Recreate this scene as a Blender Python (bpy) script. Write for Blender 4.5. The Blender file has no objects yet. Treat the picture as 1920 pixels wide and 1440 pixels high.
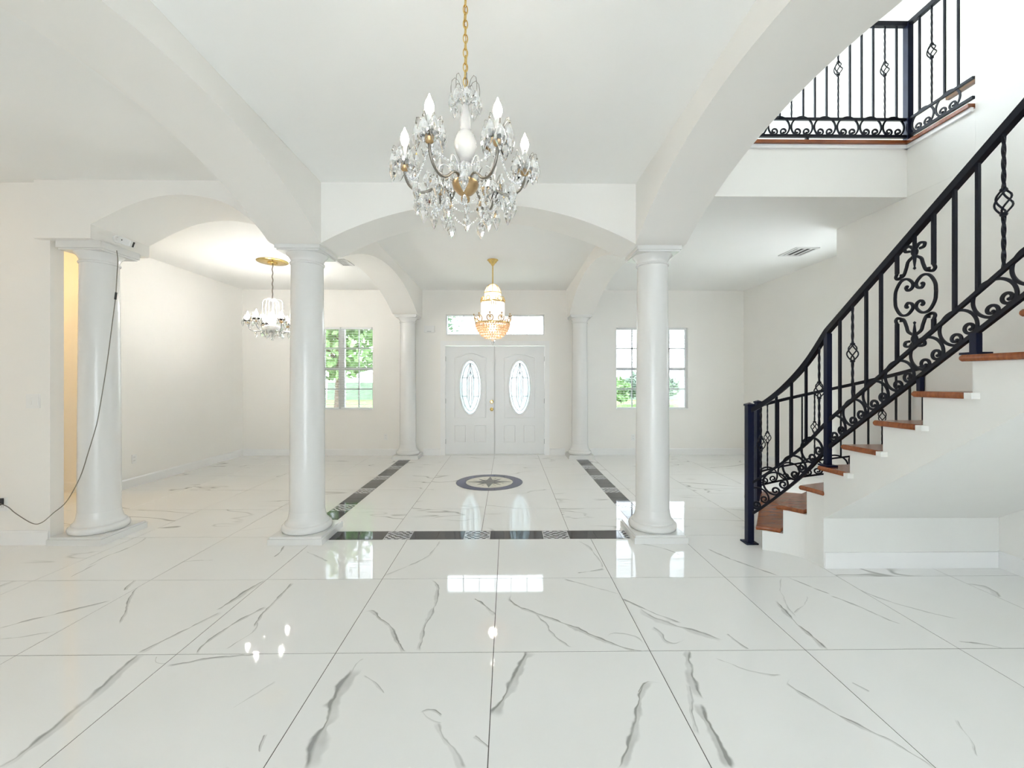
import bpy, math, random
from math import sin, cos, pi, radians
from mathutils import Vector, Matrix

random.seed(7)
scene = bpy.context.scene
COL = scene.collection

# ------------------------------------------------------------------ camera, sky, exposure
F_PX, HOR, YAW, EYE = 791.0, 713.0, 0.0114, 1.384
cam_d = bpy.data.cameras.new('camera')
cam_d.sensor_width = 36.0
cam_d.lens = F_PX / 1920.0 * 36.0
cam_d.shift_y = (HOR - 720.0) / 1920.0
cam_d.clip_start = 0.05
cam_d.clip_end = 300
cam = bpy.data.objects.new('camera', cam_d)
COL.objects.link(cam)
cam.location = (0, 0, EYE)
cam.rotation_euler = (pi / 2, 0, -YAW)
scene.camera = cam

world = bpy.data.worlds.new('sky')
scene.world = world
world.use_nodes = True
wn = world.node_tree
wn.nodes.clear()
w_out = wn.nodes.new('ShaderNodeOutputWorld')
w_bg = wn.nodes.new('ShaderNodeBackground')
w_tc = wn.nodes.new('ShaderNodeTexCoord')
w_sep = wn.nodes.new('ShaderNodeSeparateXYZ')
w_ramp = wn.nodes.new('ShaderNodeValToRGB')
w_ramp.color_ramp.elements[0].position = 0.0
w_ramp.color_ramp.elements[0].color = (0.87, 0.945, 1.0, 1)
w_ramp.color_ramp.elements[1].position = 0.75
w_ramp.color_ramp.elements[1].color = (0.76, 0.89, 1.0, 1)
wn.links.new(w_tc.outputs['Generated'], w_sep.inputs[0])
wn.links.new(w_sep.outputs['Z'], w_ramp.inputs[0])
wn.links.new(w_ramp.outputs[0], w_bg.inputs['Color'])
wn.links.new(w_bg.outputs[0], w_out.inputs['Surface'])
w_bg.inputs['Strength'].default_value = 7.0

scene.view_settings.view_transform = 'Standard'
scene.view_settings.look = 'None'
scene.view_settings.gamma = 1.0
scene.view_settings.use_curve_mapping = False
scene.view_settings.exposure = 0.22
cy = scene.cycles
cy.max_bounces = 9
cy.diffuse_bounces = 7
cy.glossy_bounces = 4
cy.transmission_bounces = 6
cy.transparent_max_bounces = 16
cy.use_adaptive_sampling = True
cy.adaptive_threshold = 0.2
cy.adaptive_min_samples = 16
cy.sample_clamp_indirect = 6.0
cy.caustics_reflective = False
cy.caustics_refractive = False
cy.use_denoising = True
cy.use_light_tree = False


def lamp(name, kind, loc, power, col, **kw):
    d = bpy.data.lights.new(name, kind)
    d.energy = power
    d.color = col
    for k, v in kw.items():
        setattr(d, k, v)
    o = bpy.data.objects.new(name, d)
    COL.objects.link(o)
    o.location = loc
    return o


def at(x, y, Y=None, Z=None):
    """a photograph pixel to a point, at distance Y or at height Z"""
    u, v = (x - 960) / F_PX, (HOR - y) / F_PX
    if Z is not None:
        d = (Z - EYE) / v
        return Vector((u * d * cos(YAW) + d * sin(YAW), -u * d * sin(YAW) + d * cos(YAW), Z))
    d = Y / (cos(YAW) - u * sin(YAW))
    return Vector((u * d * cos(YAW) + d * sin(YAW), Y, EYE + v * d))


# ------------------------------------------------------------------ mesh helpers
class MB:
    def __init__(s):
        s.v, s.f = [], []

    def add(s, vs, fs):
        b = len(s.v)
        s.v += [tuple(p) for p in vs]
        s.f += [tuple(b + i for i in f) for f in fs]
        return s

    def box(s, x0, x1, y0, y1, z0, z1):
        return s.add([(x0, y0, z0), (x1, y0, z0), (x1, y1, z0), (x0, y1, z0),
                      (x0, y0, z1), (x1, y0, z1), (x1, y1, z1), (x0, y1, z1)],
                     [(0, 3, 2, 1), (4, 5, 6, 7), (0, 1, 5, 4), (1, 2, 6, 5), (2, 3, 7, 6), (3, 0, 4, 7)])

    def prism(s, poly, a, b, axis='z'):
        """poly: 2D points, extruded from a to b along axis"""
        def mk(p, t):
            if axis == 'z': return (p[0], p[1], t)
            if axis == 'y': return (p[0], t, p[1])
            return (t, p[0], p[1])
        n = len(poly)
        vs = [mk(p, a) for p in poly] + [mk(p, b) for p in poly]
        fs = [tuple(range(n - 1, -1, -1)), tuple(range(n, 2 * n))]
        fs += [(i, (i + 1) % n, n + (i + 1) % n, n + i) for i in range(n)]
        return s.add(vs, fs)

    def lathe(s, prof, n=24, c=(0, 0, 0), sx=1.0, sy=1.0, caps=True):
        vs, fs = [], []
        for r, z in prof:
            for i in range(n):
                a = 2 * pi * i / n
                vs.append((c[0] + r * cos(a) * sx, c[1] + r * sin(a) * sy, c[2] + z))
        for j in range(len(prof) - 1):
            for i in range(n):
                k = (i + 1) % n
                fs.append((j * n + i, j * n + k, (j + 1) * n + k, (j + 1) * n + i))
        if caps:
            fs.append(tuple(range(n - 1, -1, -1)))
            m = (len(prof) - 1) * n
            fs.append(tuple(range(m, m + n)))
        return s.add(vs, fs)

    def sweep(s, pts, section, up=(0, 0, 1), closed=False, twist=0.0, scale=None):
        """section: 2D (side, up) points swept along pts"""
        pts = [Vector(p) for p in pts]
        up = Vector(up)
        n, m = len(pts), len(section)
        vs, fs = [], []
        for i, p in enumerate(pts):
            if closed:
                t = pts[(i + 1) % n] - pts[i - 1]
            else:
                t = pts[min(i + 1, n - 1)] - pts[max(i - 1, 0)]
            t.normalize()
            sd = t.cross(up)
            if sd.length < 1e-5:
                sd = t.cross(Vector((1, 0.01, 0)))
            sd.normalize()
            nn = sd.cross(t)
            ca, sa = cos(twist * i), sin(twist * i)
            k = scale[i] if scale else 1.0
            for a, b in section:
                a2, b2 = (a * ca - b * sa) * k, (a * sa + b * ca) * k
                vs.append(p + sd * a2 + nn * b2)
        for i in range(n if closed else n - 1):
            j = (i + 1) % n
            for q in range(m):
                r = (q + 1) % m
                fs.append((i * m + q, i * m + r, j * m + r, j * m + q))
        if not closed:
            fs.append(tuple(range(m - 1, -1, -1)))
            fs.append(tuple(range((n - 1) * m, n * m)))
        return s.add(vs, fs)

    def tube(s, pts, r, n=8, up=(0, 0, 1), **kw):
        return s.sweep(pts, [(r * cos(2 * pi * i / n), r * sin(2 * pi * i / n)) for i in range(n)], up, **kw)

    def bar(s, pts, w, h, up=(0, 0, 1), **kw):
        return s.sweep(pts, [(-w / 2, -h / 2), (w / 2, -h / 2), (w / 2, h / 2), (-w / 2, h / 2)], up, **kw)

    def ball(s, c, r, n=8, m=5, sz=1.0):
        prof = [(max(r * sin(pi * j / m), 1e-4), -r * sz * cos(pi * j / m)) for j in range(m + 1)]
        return s.lathe(prof, n, c, caps=False)

    def mesh(s, name, mat, smooth=None):
        me = bpy.data.meshes.new(name)
        me.from_pydata(s.v, [], s.f)
        me.update()
        if mat:
            me.materials.append(mat)
        if smooth is not None:
            me.polygons.foreach_set('use_smooth', [True] * len(me.polygons))
            if smooth < 180:
                me.set_sharp_from_angle(angle=radians(smooth))
        return me

    def build(s, name, mat, parent=None, smooth=None):
        return link(name, s.mesh(name, mat, smooth), parent)


def link(name, data, parent=None, loc=None, rot=None, scale=None):
    o = bpy.data.objects.new(name, data)
    COL.objects.link(o)
    if loc is not None: o.location = loc
    if rot is not None: o.rotation_euler = rot
    if scale is not None: o.scale = scale
    if parent is not None:
        o.parent = parent
        if loc is None and parent.get('_abs'):
            o.location = -Vector(parent.location)
    return o


def tag(o, label=None, cat=None, group=None, kind=None):
    if label: o['label'] = label
    if cat: o['category'] = cat
    if group: o['group'] = group
    if kind: o['kind'] = kind
    return o


def thing(name, loc, label, cat, group=None, local=False, kind=None):
    """an Empty at the base; parts built in room coordinates unless local"""
    o = bpy.data.objects.new(name, None)
    COL.objects.link(o)
    o.location = loc
    o.empty_display_size = 0.05
    PARENT_LOC[o.name] = None if local else Vector(loc)
    return tag(o, label, cat, group, kind)


PARENT_LOC = {}


def part(mb, name, mat, parent, smooth=None, label=None):
    """a part whose mesh is in room coordinates under a thing placed at its base"""
    o = mb.build(name, mat, None, smooth)
    o.parent = parent
    off = PARENT_LOC.get(parent.name)
    if off is not None:
        o.location = -off
    if label: o['label'] = label
    return o


def sub(mb, name, mat, parent, smooth=None):
    o = mb.build(name, mat, None, smooth)
    o.parent = parent
    return o


def struct(mb, name, mat, smooth=None, label=None):
    o = mb.build(name, mat, None, smooth)
    o['kind'] = 'structure'
    if label: o['label'] = label
    return o


def spline(pts, n):
    """Catmull-Rom through points (any dimension)"""
    P = [Vector(p) for p in pts]
    P = [P[0] * 2 - P[1]] + P + [P[-1] * 2 - P[-2]]
    out = []
    for i in range(1, len(P) - 2):
        for k in range(n):
            t = k / n
            a, b, c, d = P[i - 1], P[i], P[i + 1], P[i + 2]
            out.append(0.5 * ((2 * b) + (c - a) * t + (2 * a - 5 * b + 4 * c - d) * t * t + (3 * b - a - 3 * c + d) * t ** 3))
    out.append(P[-2])
    return out


# ------------------------------------------------------------------ materials
def mat_new(name):
    m = bpy.data.materials.new(name)
    m.use_nodes = True
    return m, m.node_tree, m.node_tree.nodes['Principled BSDF']


def simple(name, col, rough=0.5, metal=0.0, noise=0.0, nscale=8.0, bump=0.0, bscale=200.0, spec=0.5):
    m, nt, b = mat_new(name)
    b.inputs['Base Color'].default_value = (*col, 1)
    b.inputs['Roughness'].default_value = rough
    b.inputs['Metallic'].default_value = metal
    b.inputs['Specular IOR Level'].default_value = spec
    tc = nt.nodes.new('ShaderNodeTexCoord')
    if noise > 0:
        nz = nt.nodes.new('ShaderNodeTexNoise')
        nz.inputs['Scale'].default_value = nscale
        nz.inputs['Detail'].default_value = 1
        nt.links.new(tc.outputs['Object'], nz.inputs['Vector'])
        mx = nt.nodes.new('ShaderNodeMix')
        mx.data_type = 'RGBA'
        mx.inputs[6].default_value = (*[c * (1 - noise) for c in col], 1)
        mx.inputs[7].default_value = (*[min(c * (1 + noise), 1) for c in col], 1)
        nt.links.new(nz.outputs['Fac'], mx.inputs[0])
        nt.links.new(mx.outputs[2], b.inputs['Base Color'])
    if bump > 0:
        nz2 = nt.nodes.new('ShaderNodeTexNoise')
        nz2.inputs['Scale'].default_value = bscale
        nz2.inputs['Detail'].default_value = 3
        nt.links.new(tc.outputs['Object'], nz2.inputs['Vector'])
        bp = nt.nodes.new('ShaderNodeBump')
        bp.inputs['Strength'].default_value = bump
        bp.inputs['Distance'].default_value = 0.002
        nt.links.new(nz2.outputs['Fac'], bp.inputs['Height'])
        nt.links.new(bp.outputs[0], b.inputs['Normal'])
    return m


def emitter(name, col, strength):
    m = bpy.data.materials.new(name)
    m.use_nodes = True
    nt = m.node_tree
    nt.nodes.clear()
    o = nt.nodes.new('ShaderNodeOutputMaterial')
    e = nt.nodes.new('ShaderNodeEmission')
    e.inputs['Color'].default_value = (*col, 1)
    e.inputs['Strength'].default_value = strength
    nt.links.new(e.outputs[0], o.inputs['Surface'])
    return m


def thin_glass(name, tint=(1, 1, 1), gloss=0.08, haze=0.0, hazecol=(1, 1, 1), rough=0.0):
    """a thin pane: lets light through, mirrors a little, may scatter some"""
    m = bpy.data.materials.new(name)
    m.use_nodes = True
    nt = m.node_tree
    nt.nodes.clear()
    o = nt.nodes.new('ShaderNodeOutputMaterial')
    tr = nt.nodes.new('ShaderNodeBsdfTransparent')
    tr.inputs['Color'].default_value = (*tint, 1)
    gl = nt.nodes.new('ShaderNodeBsdfGlossy')
    gl.inputs['Roughness'].default_value = 0.02 + rough
    fr = nt.nodes.new('ShaderNodeFresnel')
    fr.inputs['IOR'].default_value = 1.45
    mul = nt.nodes.new('ShaderNodeMath')
    mul.operation = 'MULTIPLY_ADD'
    mul.inputs[1].default_value = 1.0
    mul.inputs[2].default_value = gloss * 0.3
    nt.links.new(fr.outputs[0], mul.inputs[0])
    mx = nt.nodes.new('ShaderNodeMixShader')
    nt.links.new(mul.outputs[0], mx.inputs[0])
    nt.links.new(gl.outputs[0], mx.inputs[2])
    if haze > 0:
        tl = nt.nodes.new('ShaderNodeBsdfTranslucent')
        tl.inputs['Color'].default_value = (*hazecol, 1)
        m2 = nt.nodes.new('ShaderNodeMixShader')
        m2.inputs[0].default_value = haze
        nt.links.new(tr.outputs[0], m2.inputs[1])
        nt.links.new(tl.outputs[0], m2.inputs[2])
        nt.links.new(m2.outputs[0], mx.inputs[1])
    else:
        nt.links.new(tr.outputs[0], mx.inputs[1])
    nt.links.new(mx.outputs[0], o.inputs['Surface'])
    return m


M = {}
M['wall'] = simple('wall_paint', (0.87, 0.855, 0.82), 0.6, noise=0.012, nscale=3)
M['ceiling'] = simple('ceiling_paint', (0.90, 0.90, 0.88), 0.6, noise=0.01, nscale=3)
M['white'] = simple('white_gloss_paint', (0.86, 0.86, 0.855), 0.28, noise=0.01, nscale=5)
M['column'] = simple('column_gloss_paint', (0.755, 0.755, 0.74), 0.22, noise=0.012, nscale=4)
M['stairwhite'] = simple('stair_paint', (0.80, 0.80, 0.775), 0.45, noise=0.01, nscale=5)
M['door'] = simple('door_paint', (0.80, 0.81, 0.815), 0.3, noise=0.01, nscale=5)
M['iron'] = simple('black_wrought_iron', (0.005, 0.006, 0.012), 0.38, noise=0.25, nscale=30, bump=0.15, bscale=120, spec=0.22)
M['newel'] = simple('navy_black_iron', (0.005, 0.008, 0.028), 0.32, noise=0.2, nscale=20, spec=0.22)
M['brass'] = simple('polished_brass', (0.80, 0.58, 0.22), 0.22, metal=1.0, noise=0.1, nscale=40)
M['bronze'] = simple('aged_brass', (0.55, 0.38, 0.20), 0.3, metal=1.0, noise=0.2, nscale=60)
M['steelwire'] = simple('dark_wire', (0.25, 0.23, 0.20), 0.3, metal=1.0, noise=0.1, nscale=60)
M['grout'] = simple('dark_grout', (0.09, 0.085, 0.075), 0.8, noise=0.15, nscale=40)
M['plastic'] = simple('white_plastic', (0.84, 0.84, 0.83), 0.35, noise=0.01, nscale=20)
M['black'] = simple('black_plastic', (0.015, 0.015, 0.017), 0.4, noise=0.2, nscale=40)
M['cord'] = simple('olive_grey_cord', (0.20, 0.19, 0.15), 0.5, noise=0.15, nscale=60)
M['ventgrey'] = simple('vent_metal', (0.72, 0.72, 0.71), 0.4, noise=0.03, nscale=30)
M['ventdark'] = simple('vent_dark', (0.03, 0.03, 0.03), 0.6, noise=0.2, nscale=30)
M['frame'] = simple('window_frame_paint', (0.62, 0.63, 0.63), 0.4, noise=0.02, nscale=20)
M['framewhite'] = simple('window_white_vinyl', (0.82, 0.83, 0.84), 0.35, noise=0.01, nscale=20)
M['slat'] = simple('blind_slat', (0.82, 0.83, 0.83), 0.45, noise=0.01, nscale=20)
M['glass'] = thin_glass('window_glass', gloss=0.1)
M['leaded'] = thin_glass('leaded_textured_glass', tint=(0.50, 0.54, 0.56), gloss=0.2, haze=0.5, hazecol=(0.66, .71, .72), rough=0.05)
M['came'] = simple('lead_came', (0.45, 0.46, 0.46), 0.35, metal=0.6, noise=0.1, nscale=50)
M['bulb'] = emitter('lit_bulb', (1.0, 0.91, 0.79), 68.0)
M['bulbdin'] = emitter('lit_bulb_dining', (1.0, 0.975, 0.93), 240.0)
M['bulblan'] = emitter('lit_bulb_lantern', (1.0, 0.90, 0.78), 120.0)
M['bulbsmall'] = emitter('lit_bulb_small', (1.0, 0.90, 0.76), 25.0)
M['sleeve'] = simple('candle_sleeve', (0.80, 0.80, 0.76), 0.35, noise=0.02, nscale=30)
M['peach'] = simple('upper_hall_peach', (0.82, 0.74, 0.67), 0.6, noise=0.02, nscale=3)
M['darkwood'] = simple('dark_wood', (0.10, 0.045, 0.02), 0.3, noise=0.3, nscale=12)

m, nt, b = mat_new('cut_crystal')
b.inputs['Base Color'].default_value = (0.985, 0.99, 1, 1)
b.inputs['Roughness'].default_value = 0.0
b.inputs['IOR'].default_value = 1.48
b.inputs['Transmission Weight'].default_value = 1.0
M['crystal'] = m
m, nt, b = mat_new('moulded_milky_glass')
b.inputs['Base Color'].default_value = (0.84, 0.86, 0.86, 1)
b.inputs['Roughness'].default_value = 0.2
b.inputs['IOR'].default_value = 1.4
b.inputs['Transmission Weight'].default_value = 0.6
M['milky'] = m

# stained wood with grain
m, nt, b = mat_new('stained_red_oak')
tc = nt.nodes.new('ShaderNodeTexCoord')
mp = nt.nodes.new('ShaderNodeMapping')
mp.inputs['Scale'].default_value = (3, 40, 12)
wv = nt.nodes.new('ShaderNodeTexNoise')
wv.inputs['Scale'].default_value = 2.0
wv.inputs['Detail'].default_value = 6
cr = nt.nodes.new('ShaderNodeValToRGB')
cr.color_ramp.elements[0].position = 0.2
cr.color_ramp.elements[0].color = (0.17, 0.042, 0.014, 1)
cr.color_ramp.elements[1].position = 0.85
cr.color_ramp.elements[1].color = (0.33, 0.10, 0.028, 1)
nt.links.new(tc.outputs['Object'], mp.inputs[0])
nt.links.new(mp.outputs[0], wv.inputs['Vector'])
nt.links.new(wv.outputs['Fac'], cr.inputs[0])
nt.links.new(cr.outputs[0], b.inputs['Base Color'])
b.inputs['Roughness'].default_value = 0.22
M['wood'] = m

# ------------------------------------------------------------------ marble floor
def marble(name, veins=(), auto=1.0):
    """polished white porcelain; veins: (list of floor points, half width, darkness)"""
    m, nt, b = mat_new(name)
    N, L = nt.nodes, nt.links

    def math_n(op, a=None, bb=None, c=None):
        n = N.new('ShaderNodeMath')
        n.operation = op
        for i, v in enumerate((a, bb, c)):
            if v is None: continue
            if isinstance(v, (int, float)): n.inputs[i].default_value = v
            else: L.new(v, n.inputs[i])
        return n.outputs[0]

    geo = N.new('ShaderNodeNewGeometry')
    oi = N.new('ShaderNodeObjectInfo')
    off = N.new('ShaderNodeVectorMath')
    off.operation = 'MULTIPLY_ADD'
    comb = N.new('ShaderNodeCombineXYZ')
    for i in range(3): L.new(oi.outputs['Random'], comb.inputs[i])
    L.new(comb.outputs[0], off.inputs[0])
    off.inputs[1].default_value = (37.0, 71.0, 13.0)
    L.new(geo.outputs['Position'], off.inputs[2])
    # wobble
    nz = N.new('ShaderNodeTexNoise')
    nz.inputs['Scale'].default_value = 7.0
    nz.inputs['Detail'].default_value = 3
    L.new(geo.outputs['Position'], nz.inputs['Vector'])
    wob = N.new('ShaderNodeVectorMath')
    wob.operation = 'MULTIPLY_ADD'
    L.new(nz.outputs['Color'], wob.inputs[0])
    wob.inputs[1].default_value = (0.035, 0.035, 0)
    L.new(geo.outputs['Position'], wob.inputs[2])
    fine = N.new('ShaderNodeTexNoise')
    fine.inputs['Scale'].default_value = 9.0
    fine.inputs['Detail'].default_value = 2
    fine.inputs['Roughness'].default_value = 0.5
    L.new(geo.outputs['Position'], fine.inputs['Vector'])
    total = None
    for pts, hw, dark in veins:
        A, B = Vector(pts[0][:2]), Vector(pts[-1][:2])
        d = B - A
        Ln = d.length
        d.normalize()
        e = Vector((-d.y, d.x))
        ts = [((Vector(p[:2]) - A).dot(d) / Ln, (Vector(p[:2]) - A).dot(e)) for p in pts]
        cm = max(0.02, max(abs(t[1]) for t in ts)) * 1.05
        # order in t
        mono, last = [], -1
        for t, s_ in ts:
            t = min(max(t, 0), 1)
            if t > last + 0.01:
                mono.append((t, s_))
                last = t
        dot1 = N.new('ShaderNodeVectorMath'); dot1.operation = 'DOT_PRODUCT'
        L.new(wob.outputs[0], dot1.inputs[0]); dot1.inputs[1].default_value = (d.x / Ln, d.y / Ln, 0)
        off_v = Vector((0.0175, 0.0175))
        t_ = math_n('ADD', dot1.outputs['Value'], -(A + off_v).dot(d) / Ln)
        dot2 = N.new('ShaderNodeVectorMath'); dot2.operation = 'DOT_PRODUCT'
        L.new(wob.outputs[0], dot2.inputs[0]); dot2.inputs[1].default_value = (e.x, e.y, 0)
        s_ = math_n('ADD', dot2.outputs['Value'], -(A + off_v).dot(e))
        fc = N.new('ShaderNodeFloatCurve')
        cu = fc.mapping.curves[0]
        for p in mono[1:-1]:
            cu.points.new(p[0], 0.5 + 0.5 * p[1] / cm)
        cu.points[0].location = (0, 0.5 + 0.5 * mono[0][1] / cm)
        cu.points[len(cu.points) - 1].location = (1, 0.5 + 0.5 * mono[-1][1] / cm)
        fc.mapping.update()
        L.new(t_, fc.inputs['Value'])
        c_ = math_n('MULTIPLY_ADD', fc.outputs[0], 2 * cm, -cm)
        wm = N.new('ShaderNodeMapRange')
        L.new(fine.outputs['Fac'], wm.inputs['Value'])
        wm.inputs['From Min'].default_value = 0.34; wm.inputs['From Max'].default_value = 0.66
        wm.inputs['To Min'].default_value = hw * 0.35; wm.inputs['To Max'].default_value = hw * 2.0
        q = math_n('DIVIDE', math_n('SUBTRACT', s_, c_), wm.outputs[0])
        # pale body, one dark edge
        mr = N.new('ShaderNodeMapRange'); mr.interpolation_type = 'SMOOTHSTEP'
        L.new(math_n('ABSOLUTE', q), mr.inputs['Value'])
        mr.inputs['From Min'].default_value = 0.5; mr.inputs['From Max'].default_value = 1.15
        mr.inputs['To Min'].default_value = 1; mr.inputs['To Max'].default_value = 0
        edge = N.new('ShaderNodeMapRange'); edge.interpolation_type = 'SMOOTHSTEP'
        L.new(math_n('ABSOLUTE', math_n('SUBTRACT', q, 0.5)), edge.inputs['Value'])
        edge.inputs['From Min'].default_value = 0.0; edge.inputs['From Max'].default_value = 0.5
        edge.inputs['To Min'].default_value = 0.8; edge.inputs['To Max'].default_value = 0
        env = N.new('ShaderNodeMapRange'); env.interpolation_type = 'SMOOTHSTEP'
        L.new(math_n('ABSOLUTE', math_n('SUBTRACT', t_, 0.5)), env.inputs['Value'])
        env.inputs['From Min'].default_value = 0.44; env.inputs['From Max'].default_value = 0.53
        env.inputs['To Min'].default_value = 1; env.inputs['To Max'].default_value = 0
        body = math_n('ADD', math_n('MULTIPLY', mr.outputs[0], 0.46), edge.outputs[0])
        vary = math_n('MULTIPLY_ADD', nz.outputs['Fac'], 2.6, -0.25)
        r = math_n('MULTIPLY', math_n('MULTIPLY', body, env.outputs[0]), math_n('MULTIPLY', vary, dark))
        total = r if total is None else math_n('MAXIMUM', total, r)
    # free veins, drawn out along one diagonal and different on every tile
    if auto > 0:
        rot = N.new('ShaderNodeMapping')
        rot.inputs['Rotation'].default_value = (0, 0, radians(35))
        rot.inputs['Scale'].default_value = (0.55, 1.5, 1)
        L.new(off.outputs[0], rot.inputs[0])
        n1 = N.new('ShaderNodeTexNoise')
        n1.inputs['Scale'].default_value = 0.85
        n1.inputs['Detail'].default_value = 3
        n1.inputs['Roughness'].default_value = 0.55
        n1.inputs['Distortion'].default_value = 0.5
        L.new(rot.outputs[0], n1.inputs['Vector'])
        rid = math_n('ABSOLUTE', math_n('SUBTRACT', n1.outputs['Fac'], 0.5))
        mr = N.new('ShaderNodeMapRange'); mr.interpolation_type = 'SMOOTHSTEP'
        L.new(rid, mr.inputs['Value'])
        mr.inputs['From Min'].default_value = 0.0; mr.inputs['From Max'].default_value = 0.011
        mr.inputs['To Min'].default_value = 1; mr.inputs['To Max'].default_value = 0
        n2 = N.new('ShaderNodeTexNoise')
        n2.inputs['Scale'].default_value = 1.4
        n2.inputs['Detail'].default_value = 1
        L.new(off.outputs[0], n2.inputs['Vector'])
        mk = N.new('ShaderNodeMapRange')
        L.new(n2.outputs['Fac'], mk.inputs['Value'])
        mk.inputs['From Min'].default_value = 0.47; mk.inputs['From Max'].default_value = 0.62
        r = math_n('MULTIPLY', math_n('MULTIPLY', mr.outputs[0], mk.outputs[0]), 0.75 * auto)
        total = r if total is None else math_n('MAXIMUM', total, r)
    # faint clouds
    cl = N.new('ShaderNodeTexNoise')
    cl.inputs['Scale'].default_value = 2.2
    cl.inputs['Detail'].default_value = 1
    L.new(off.outputs[0], cl.inputs['Vector'])
    base = N.new('ShaderNodeMix'); base.data_type = 'RGBA'
    base.inputs[6].default_value = (0.83, 0.83, 0.81, 1)
    base.inputs[7].default_value = (0.87, 0.87, 0.86, 1)
    L.new(cl.outputs['Fac'], base.inputs[0])
    vc = N.new('ShaderNodeMix'); vc.data_type = 'RGBA'
    vc.inputs[6].default_value = (0.30, 0.29, 0.24, 1)
    vc.inputs[7].default_value = (0.36, 0.37, 0.38, 1)
    L.new(fine.outputs['Fac'], vc.inputs[0])
    fin = N.new('ShaderNodeMix'); fin.data_type = 'RGBA'
    cl2 = N.new('ShaderNodeClamp')
    L.new(total, cl2.inputs[0])
    L.new(cl2.outputs[0], fin.inputs[0])
    L.new(base.outputs[2], fin.inputs[6])
    L.new(vc.outputs[2], fin.inputs[7])
    L.new(fin.outputs[2], b.inputs['Base Color'])
    b.inputs['Roughness'].default_value = 0.035
    b.inputs['IOR'].default_value = 1.44
    return m


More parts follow.
